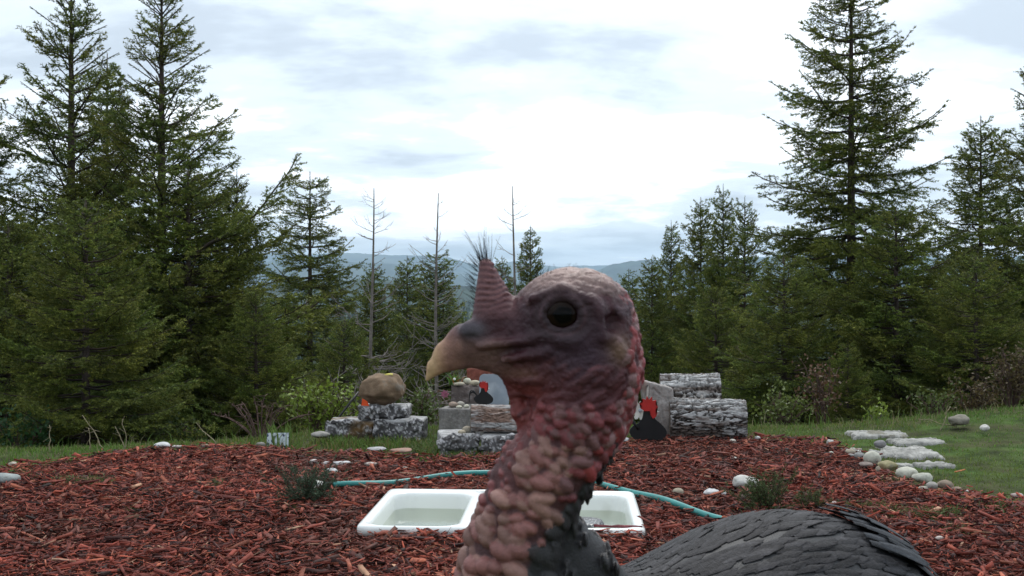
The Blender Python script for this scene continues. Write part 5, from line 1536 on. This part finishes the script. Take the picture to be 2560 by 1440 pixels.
    while y < 1575:
        size = np.interp(y, [1010, 1100, 1200, 1400, 1575], [11, 13, 17, 22, 24])
        c0, r = axis_at(y)
        nth = int(2 * np.pi * r * 0.95 / (size * 1.85))
        th0 = rng.uniform(0, 6.28)
        for q in range(nth):
            th = th0 + q / nth * 2 * np.pi + rng.normal(0, 0.10)
            nrm = A(math.cos(th), 0.0, math.sin(th) * 0.86)
            yy = y + rng.normal(0, size * 0.55)
            c1, r1 = axis_at(yy)
            p = onto(c1 + A(math.cos(th) * r1, 0, math.sin(th) * r1 * 0.86), unit(nrm))
            if p is None: continue
            back = math.cos(th) > np.interp(yy, [1000, 1150, 1250, 1300, 1400, 1500], [0.92, 0.88, 0.66, 0.46, 0.08, -0.1]) + rng.normal(0, 0.06)
            circ = A(-math.sin(th), 0, math.cos(th))
            dirn = circ * (-1 if math.sin(th) < 0 else 1) * rng.uniform(0.5, 1.0) + A(0, rng.uniform(-0.9, 0.3) - 0.25, 0)
            el = rng.uniform(1.0, 1.9) if rng.random() < 0.85 else 0.9
            sz = size * rng.uniform(0.45, 1.25)
            front = math.cos(th) < -0.80
            if back and yy > 1080:
                cc = np.array([0.035, 0.033, 0.035]) * rng.uniform(0.7, 1.3); sz *= 1.1
            elif yy < 1090 or (math.cos(th) > 0.35 and yy < 1240):
                cc = (np.array([0.22, 0.055, 0.06]) if rng.random() < 0.55 else np.array([0.20, 0.095, 0.095])) * rng.uniform(0.7, 1.25)
                if math.cos(th) > 0.6 and rng.random() < 0.4: cc = np.array([0.34, 0.06, 0.06]) * rng.uniform(0.8, 1.2)
            else:
                cc = np.array([0.36, 0.195, 0.160]) * rng.uniform(0.6, 1.2)
                if rng.random() < 0.45: cc = np.array([0.30, 0.130, 0.115]) * rng.uniform(0.8, 1.1)
            if front and yy < 1260: cc = np.array([0.24, 0.075, 0.075]) * rng.uniform(0.8, 1.2); sz *= 0.6
            bump(p, dirn, nrm, sz * el, sz * 0.86, sz * (0.95 if not back else 0.28), 4.0, cc)
        y += size * 1.12
    # nodules over nape and crown back, only on the rear strip
    for k in range(330):
        yy = rng.uniform(715, 1120)
        xe = np.interp(yy, [715, 760, 800, 860, 920, 980, 1040, 1120], [1512, 1550, 1570, 1590, 1597, 1592, 1574, 1540])
        dd = rng.normal(0, 44)
        xx = xe - (abs(dd) / 44) ** 2 * 16 - abs(rng.normal(0, 12))
        c = A(xx, yy, dd)
        i = np.clip(((c - g.lo) / g.h).astype(int), 1, np.array(F.shape) - 2)
        for _ in range(6):                          # walk to the surface
            v = base[tuple(i)]
            if v > 2: c[0] -= v * 0.7
            elif v < -4: c[0] += -v * 0.7
            i = np.clip(((c - g.lo) / g.h).astype(int), 1, np.array(F.shape) - 2)
        if abs(base[tuple(i)]) > 8 or c[0] < (1532 if yy < 870 else 1510) or c[0] < xe - 60: continue
        gr = A(*[base[tuple(i + e)] - base[tuple(i - e)] for e in np.eye(3, dtype=int)]); nrm = unit(gr)
        sz = rng.uniform(5, 10) * (1 + 0.5 * (yy > 880))
        cc = np.array([0.30, 0.07, 0.075]) * rng.uniform(0.6, 1.3) if rng.random() < 0.6 else np.array([0.34, 0.19, 0.19]) * rng.uniform(0.6, 1.2)
        bump(c, rng.normal(0, 1, 3), nrm, sz * rng.uniform(1, 1.6), sz, sz * 0.85, 3, cc)
    # low warts over skull top and cheeks
    for k in range(420):
        u = unit(rng.normal(0, 1, 3)); u[1] = -abs(u[1]) * 1.1 - 0.25; u = unit(u)
        c = A(1436, 815, 0) + u * A(152, 140, 112)
        i = np.clip(((c - g.lo) / g.h).astype(int), 1, np.array(F.shape) - 2)
        for _ in range(6):
            v = base[tuple(i)]; c = c - u * np.clip(v, -20, 20) * 0.7
            i = np.clip(((c - g.lo) / g.h).astype(int), 1, np.array(F.shape) - 2)
        if (c[0] - 1402) ** 2 / 84 ** 2 + (c[1] - 784) ** 2 / 76 ** 2 < 1 or c[0] < 1285: continue
        sz = rng.uniform(6, 11)
        pale = np.clip((760 - c[1]) / 80, 0, 1)
        cc = (np.array([0.075, 0.042, 0.052]) * (1 - pale) + np.array([0.34, 0.23, 0.20]) * pale) * rng.uniform(0.8, 1.15)
        bump(c, rng.normal(0, 1, 3), u, sz * rng.uniform(1.0, 1.9), sz, sz * 0.42, 5, cc)
    # folds below the jaw: fine raised wrinkles running down and back
    for k in range(150):
        x0, y0 = rng.uniform(1290, 1560), rng.uniform(900, 1030)
        sg = rng.choice([-1, 1])
        c = A(x0, y0, sg * 90)
        i = np.clip(((c - g.lo) / g.h).astype(int), 1, np.array(F.shape) - 2)
        for _ in range(8):
            v = base[tuple(i)]; c[2] -= sg * np.clip(v, -20, 20) * 0.8
            i = np.clip(((c - g.lo) / g.h).astype(int), 1, np.array(F.shape) - 2)
        if abs(base[tuple(i)]) > 6: continue
        gr = A(*[base[tuple(i + e)] - base[tuple(i - e)] for e in np.eye(3, dtype=int)]); nrm = unit(gr)
        cc = np.array([0.12, 0.038, 0.045]) * rng.uniform(0.6, 1.15)
        bump(c, A(1, -0.5 + rng.normal(0, 0.2), 0), nrm, rng.uniform(12, 30), rng.uniform(4, 6), 4, 6, cc)
    # fine skin relief everywhere
    sl, X = g.all()
    V, Q = surface_nets(g)
    NV = vert_normals(V, Q)
    rough_ = np.clip((V[:, 0] - 1190) / 40, 0, 1)
    V = V + NV * (rough_ * ((0.4 + 1.1 * np.clip((1010 - V[:, 1]) / 60, 0, 1)) * fbm(V / 7.0, 2) - (V[:, 1] < 1020) * 4.5 * np.clip(0.16 - np.abs(fbm(V * np.array([0.035, 0.055, 0.045]), 3)), 0, 1) * 6 * 0.55))[:, None]
    # ---- colours of the skin, with painted crevice shade on the neck
    i = np.clip(np.round((V - g.lo) / g.h).astype(int), 0, np.array(F.shape) - 1)
    q_ = (V - g.lo) / g.h; j_ = np.clip(np.floor(q_).astype(int), 0, np.array(F.shape) - 2); f_ = q_ - j_
    cv = 0
    for a_ in (0, 1):
        for b_ in (0, 1):
            for c_ in (0, 1):
                w_ = np.abs(1 - a_ - f_[:, 0]) * np.abs(1 - b_ - f_[:, 1]) * np.abs(1 - c_ - f_[:, 2])
                cv = cv + w_ * car[j_[:, 0] + a_, j_[:, 1] + b_, j_[:, 2] + c_]
    cm = np.clip((4.0 - cv) / 4.5, 0, 1)
    ids = cid[i[:, 0], i[:, 1], i[:, 2]]
    x, yv, d = V.T
    def blob(cx, cy, rx, ry, p=2): return np.exp(-(((x - cx) / rx) ** 2 + ((yv - cy) / ry) ** 2))
    def lay(c, col, w): return c * (1 - w[:, None]) + np.asarray(col) * w[:, None]
    n1 = fbm(V / 26.0, 4); n2 = fbm(V / 9.0 + 9, 3)
    C = np.tile([[0.080, 0.022, 0.027]], (len(V), 1))
    C = lay(C, (0.044, 0.017, 0.025), np.clip(blob(1400, 825, 165, 112) * 1.3, 0, 1))          # violet face
    C = lay(C, (0.040, 0.019, 0.032), np.clip(blob(1450, 880, 90, 60) * 0.8, 0, 1))             # bluish cheek
    C = lay(C, (0.33, 0.225, 0.20), np.clip((740 - yv + 22 * n1) / 55, 0, 1) * np.clip((x - 1270) / 30, 0, 1) * 0.9)   # pale crown
    C = lay(C, (0.23, 0.105, 0.105), np.clip((1310 - x) / 40, 0, 1) * np.clip((800 - yv) / 60, 0, 1) * 0.85)        # snood
    st = 0.5 + 0.5 * np.sin(yv * 2 * np.pi / 14.0 + x * 0.035 + 2.2 * np.sin(x * 0.06 + yv * 0.037 + d * 0.05))
    C = lay(C, (0.075, 0.030, 0.038), np.clip((1300 - x) / 30, 0, 1) * np.clip((790 - yv) / 30, 0, 1) * st * 0.8)
    C = lay(C, (0.19, 0.040, 0.035), np.clip(blob(1320, 1000, 60, 70) * 1.1, 0, 1) * 0.75)      # red throat
    C = lay(C, (0.27, 0.060, 0.055), np.clip(blob(1270, 1120, 48, 120), 0, 1) * 0.7)
    C = lay(C, (0.22, 0.13, 0.09), np.clip(blob(1542, 868, 28, 34), 0, 1) * 0.8)               # ear tuft
    C = lay(C, (0.16, 0.085, 0.075), np.clip((1290 - x) / 60, 0, 1) * np.clip((yv - 835) / 20, 0, 1) * np.clip((950 - yv) / 12, 0, 1))
    bk = np.clip((1165 - x + 14 * n1) / 85, 0, 1) * np.clip((yv - 800) / 25, 0, 1)
    C = lay(C, (0.42, 0.215, 0.155), bk)                                                           # horn of the beak
    C = lay(C, (0.52, 0.335, 0.185), np.clip((1125 - x) / 40, 0, 1) * bk)
    C = lay(C, (0.075, 0.062, 0.075), np.clip(blob(1180, 822, 40, 26) * 1.3, 0, 1))            # grey cere
    C = lay(C, (0.19, 0.10, 0.075), np.clip(blob(1300, 930, 46, 20), 0, 1) * 0.6)
    C = lay(C, (0.070, 0.032, 0.033), np.clip((yv - 1060) / 60, 0, 1) * 0.75)                   # crevice shade between caruncles, painted into the skin colour
    bth = (x - np.interp(yv, ny, neck[:, 0])) / np.interp(yv, ny, neck[:, 3])
    C = lay(C, (0.022, 0.021, 0.023), np.clip((bth - np.interp(yv, [1150, 1250, 1300, 1400, 1500], [0.95, 0.68, 0.48, 0.10, -0.1])) * 8, 0, 1) * np.clip((yv - 1120) / 60, 0, 1))
    eye = np.exp(-(((x - 1402) / 72) ** 2 + ((yv - 786) / 64) ** 2) ** 2)
    C = lay(C, (0.030, 0.016, 0.021), np.clip(eye * 1.2, 0, 1) * 0.85)
    er = np.sqrt(((x - 1402) / 47) ** 2 + ((yv - 784) / 42) ** 2)
    C = lay(C, (0.080, 0.040, 0.050), np.exp(-((er - 1.16) / 0.10) ** 2) * 0.7)
    cc = np.array(cols + [[0, 0, 0]])[ids]
    C = C * (1 - cm[:, None] * 0.92) + cc * cm[:, None] * 0.92
    C = C * (1 + (0.20 * n1 + 0.20 * n2) * (1 - 0.75 * cm))[:, None]
    return t_world(V), Q, np.clip(C, 0.006, 0.7)

# body frame: from breast to rump
BX = unit([0.85, 0.50, -0.10]); BY = unit(np.cross([0, 0, 1.0], BX)); BZ = np.cross(BX, BY)
BM = np.stack([BX, BY, BZ])
BC = np.array([0.190, 0.855, 0.386])
def turkey_body():
    g = Grid((-0.12, 0.40, 0.0), (0.86, 1.62, 0.64), 0.0068)
    sl, X = g.all()
    F = sd_ell(X, BC, (0.235, 0.140, 0.112), BM)
    F = smin(F, sd_ell(X, BC - BX * 0.12 + BZ * -0.055, (0.165, 0.130, 0.125), BM), 0.05)          # breast
    F = smin(F, sd_ell(X, BC + BX * 0.045 + BZ * 0.066, (0.130, 0.085, 0.082), BM), 0.05)           # hump of the back
    for sg in (-1, 1):                                                                              # folded wings
        F = smin(F, sd_ell(X, BC + BX * 0.05 + BY * sg * 0.112 + BZ * -0.012, (0.185, 0.040, 0.085), BM), 0.03)
    n0 = t_world([1370, 1560, 60]); n1 = t_world([1400, 1640, 110])
    n2 = np.array([0.055, 0.620, 0.450]); n3 = BC - BX * 0.14 - BZ * 0.02
    F = smin(F, sd_cone(X, n0, n1, 0.024, 0.034), 0.02)
    F = smin(F, sd_cone(X, n1, n2, 0.034, 0.055), 0.03)
    F = smin(F, sd_cone(X, n2, n3, 0.055, 0.088), 0.05)
    ta = BC + BX * 0.22; tb = BC + BX * 0.60 - BZ * 0.18                                          # folded tail
    tm = (ta + tb) / 2; td = unit(tb - ta); tz = np.cross(td, BY)
    F = smin(F, sd_ell(X, tm, (0.25, 0.085, 0.030), np.stack([td, BY, tz])), 0.05)
    for sg in (-1, 1):
        hip = BC + BX * 0.03 + BY * sg * 0.075 - BZ * 0.07
        knee = hip + BX * -0.055 - np.array([0, 0, 0.10]); hock = hip + BX * 0.03 - np.array([0, 0, 0.175]); foot = np.array([hock[0] - BX[0] * 0.02, hock[1] - BX[1] * 0.02, 0.030])
        F = smin(F, sd_cone(X, hip, knee, 0.062, 0.038), 0.03)
        F = smin(F, sd_cone(X, knee, hock, 0.034, 0.014), 0.015)
        F = smin(F, sd_cone(X, hock, foot, 0.012, 0.011), 0.006)
        for a in (-0.5, 0.0, 0.5, math.pi):
            d = -(BX * math.cos(a) + BY * math.sin(a)) * np.array([1, 1, 0]); L = 0.085 if a < 3 else 0.035
            F = smin(F, sd_cone(X, foot, foot + unit(d) * L - np.array([0, 0, 0.012]), 0.0105, 0.0075), 0.006)
    g.F = F.astype(np.float32)
    V, Q = surface_nets(g)
    leg = (V[:, 2] < 0.20)[:, None]
    C = np.where(leg, np.array([[0.26, 0.13, 0.12]]), np.array([[0.024, 0.024, 0.026]]))
    return V, Q, C, g

def feather(mb, p, n, d, L, W, rng, lift=0.10, edge=0.0, base=(0.06, 0.06, 0.066), bend=0.12, tipdark=0.0, nu=7, nv=5, dome=0.14):
    """a vaned feather: root at p, lying along d with surface normal n."""
    d = unit(d - n * (d @ n)); b = np.cross(n, d)
    u = np.linspace(0, 1, nu); v = np.linspace(-1, 1, nv)
    Ug, Vg = np.meshgrid(u, v, indexing='ij')
    w = W * (0.45 + 0.55 * np.sin(np.clip(Ug * 1.25, 0, 1) * np.pi / 2)) * np.sqrt(np.clip(1 - np.clip((Ug - 0.70) / 0.30, 0, 1) ** 2, 0.02, 1))
    h = lift * L * Ug - bend * L * Ug ** 2 + (1 - Vg ** 2) * W * dome
    P = p + (Ug * L)[..., None] * d + (Vg * w)[..., None] * b + h[..., None] * n
    ed = np.clip((np.maximum(np.abs(Vg) ** 4, np.clip((Ug - 0.80) / 0.2, 0, 1))), 0, 1) * edge
    base = np.asarray(base) * rng.uniform(0.82, 1.2)
    C = base * (1 - ed[..., None]) + np.array([0.008, 0.008, 0.010]) * ed[..., None]
    sh = 1 + 0.10 * np.sin(Ug * 26 + rng.uniform(0, 6)) + 0.28 * rng.normal(0, 1, (1, nv))
    C = C * sh[..., None]
    i = np.arange(nu - 1)[:, None] * nv; j = np.arange(nv - 1)[None]
    Q = np.stack([i + j, i + nv + j, i + nv + j + 1, i + j + 1], -1).reshape(-1, 4)
    mb.add(P.reshape(-1, 3), None, Q, C.reshape(-1, 3))

def turkey():
    t = empty('turkey', (BC[0], BC[1], 0.0), 'wild tom turkey close to the camera, bare warty head in profile facing left', 'turkey')
    o0 = np.array([BC[0], BC[1], 0.0])
    HV, HQ, HCc = turkey_head()
    BV, BQ, BCc, g = turkey_body()
    V = np.vstack([HV, BV]) - o0; Q = np.vstack([HQ, BQ + len(HV)])
    obj('body', mesh('body', V, Q, np.vstack([HCc, BCc]), True), M['skin'], t)
    # eyes
    for sg in (-1, 1):
        v, T = ICO4
        P = v * np.array([44, 40, 24]) + np.array([1402, 784, sg * 86])
        rr_ = np.sqrt(v[:, 0] ** 2 + v[:, 1] ** 2)
        ec = np.where(((rr_ > 0.56) & (rr_ < 0.90))[:, None], [[0.012, 0.006, 0.004]], [[0.003, 0.0025, 0.0025]])
        obj('eye', mesh('eye', t_world(P) - o0, T, ec, True), M['eye'], t)
    # plumage
    rng = np.random.default_rng(5)
    N = vert_normals(BV, BQ)
    rel = (BV - BC) @ BM.T
    ok = (BV[:, 2] > 0.22)
    idx = np.nonzero(ok)[0]; rng.shuffle(idx)
    cell = {}; pick = []
    for k in idx:
        r = rel[k]
        sp = np.interp(r[0], [-0.40, -0.24, -0.10, 0.1, 0.25], [0.006, 0.0062, 0.0068, 0.0080, 0.0130])
        key = tuple(np.floor(BV[k] / sp).astype(int)) + (round(sp, 3),)
        key = tuple(np.floor(BV[k] / sp).astype(int))
        if key in cell: continue
        cell[key] = 1; pick.append((k, sp))
    pick.sort(key=lambda q: -rel[q[0]][0])
    mb = MB()
    for k, sp in pick:
        r = rel[k]; p = BV[k] + N[k] * 0.0005
        if BV[k, 1] < 0.545: continue
        flow = BX * 1.0 - BZ * 0.22
        if r[0] < -0.18: flow = unit(BX * 0.4 - np.array([0, 0, 0.9]))
        if r[2] > 0.04: flow = BX * 1.0
        rear = np.clip((r[0] - 0.02) / 0.14, 0, 1)
        bs = np.array([0.037, 0.035, 0.037]) * (1 - rear) + np.array([0.034, 0.036, 0.042]) * rear
        if r[0] < -0.22: bs = np.array([0.024, 0.024, 0.026])
        feather(mb, p, N[k], flow + rng.normal(0, 0.13, 3), sp * rng.uniform(3.2, 4.8), sp * rng.uniform(0.45, 0.65), rng, dome=0.15, lift=0.03, edge=0.25 + 0.65 * rear, base=bs * rng.uniform(0.75, 1.25), bend=0.045, nu=4, nv=3)
    VV = np.concatenate(mb.V) - o0
    obj('plumage', mesh('plumage', VV, np.concatenate(mb.Q), np.concatenate(mb.C), True), M['plume'], t, kind='stuff')
    # large dark-edged feathers of the back and rump, each a part
    def surf(q):                                     # push a point out to the body surface
        q = q.copy()
        for _ in range(12):
            i = np.clip(((q - g.lo) / g.h).astype(int), 1, np.array(g.F.shape) - 2)
            gr = unit(np.array([g.F[tuple(i + e)] - g.F[tuple(i - e)] for e in np.eye(3, dtype=int)]))
            q = q - gr * g.F[tuple(i)] * 0.8
        return q, gr
    for row in range(5):
        xr = 0.175 - 0.024 * row
        nf = 15 if row % 2 == 0 else 14
        for q in range(nf):
            off = (q - (nf - 1) / 2) * 0.0112
            if off > 0.018: continue
            c = BC + BX * (xr + rng.normal(0, 0.004)) + BY * off + BZ * 0.16
            p, n = surf(c)
            m2 = MB()
            feather(m2, p + n * (0.0012 + 0.0006 * row), n, BX + BY * (off * 1.5 + rng.normal(0, 0.04)) - BZ * 0.10, 0.060 * rng.uniform(0.9, 1.1), 0.0070, rng, lift=0.012,
                    edge=0.97 - 0.12 * row, base=np.array([0.042, 0.045, 0.052]) * (1 - 0.06 * row), bend=0.12, nu=8, nv=7, dome=0.16)
            obj('back_feather', mesh('back_feather', np.concatenate(m2.V) - o0, np.concatenate(m2.Q), np.concatenate(m2.C), True), M['plume'], t)
    # tail feathers
    ta = BC + BX * 0.26 - BZ * 0.01; td = unit(BX * 0.9 - BZ * 0.45)
    for q in range(11):
        a = (q - 5) * 0.07
        m2 = MB(); d = td * math.cos(a) + BY * math.sin(a); nn = unit(np.cross(td, BY) * -1 if np.cross(td, BY)[2] < 0 else np.cross(td, BY))
        feather(m2, ta + BY * (q - 5) * 0.010 + nn * (0.035 - 0.0014 * abs(q - 5)), nn, d, 0.36, 0.026, rng, lift=0.02, edge=0.7, base=(0.07, 0.055, 0.045), bend=0.05, nu=10, nv=5)
        obj('tail_feather', mesh('tail_feather', np.concatenate(m2.V) - o0, np.concatenate(m2.Q), np.concatenate(m2.C), True), M['plume'], t)
    # bristles on snood and crown
    mb = MB()
    def hair(p, d, L, r0=0.9):
        u = np.linspace(0, 1, 6)[:, None]
        P = p + d * L * u + rng.normal(0, 0.10, 3) * L * u ** 2
        tube(mb, t_world(P) - o0, np.linspace(r0, r0 * 0.25, 6) * TS, 3, (0, 0, 0), cap=False)
    for k in range(46):
        a = rng.uniform(0, 6.28); rr = rng.uniform(0, 1) ** 0.5
        p = np.array([1214 + 15 * rr * math.cos(a), 660 + rng.uniform(-8, 10), 13 * rr * math.sin(a)])
        d = unit([math.cos(a) * 0.35 * rr - 0.18 + rng.normal(0, 0.14), -1, 0.4 * math.sin(a) * rr])
        hair(p, d, 22 + 85 * rng.random() ** 1.7, 0.85)
    for k in range(70):
        yy = rng.uniform(650, 790); xe = np.interp(yy, [640, 700, 790], [1196, 1182, 1188])
        p = np.array([xe + rng.uniform(0, 10), yy, rng.normal(0, 16)])
        hair(p, unit([-1, -0.5 - rng.random() * 0.6, rng.normal(0, 0.3)]), rng.uniform(12, 46), 0.8)
    for k in range(90):
        xx = rng.uniform(1300, 1560); yy = np.interp(xx, [1300, 1360, 1430, 1500, 1560], [690, 672, 668, 692, 760])
        hair(np.array([xx, yy + 18, rng.normal(0, 30)]), unit([rng.normal(0.2, 0.3), -1, rng.normal(0, 0.3)]), rng.uniform(12, 34), 0.55)
    obj('bristles', mb.mesh('bristles'), M['hair'], t, kind='stuff')
turkey()
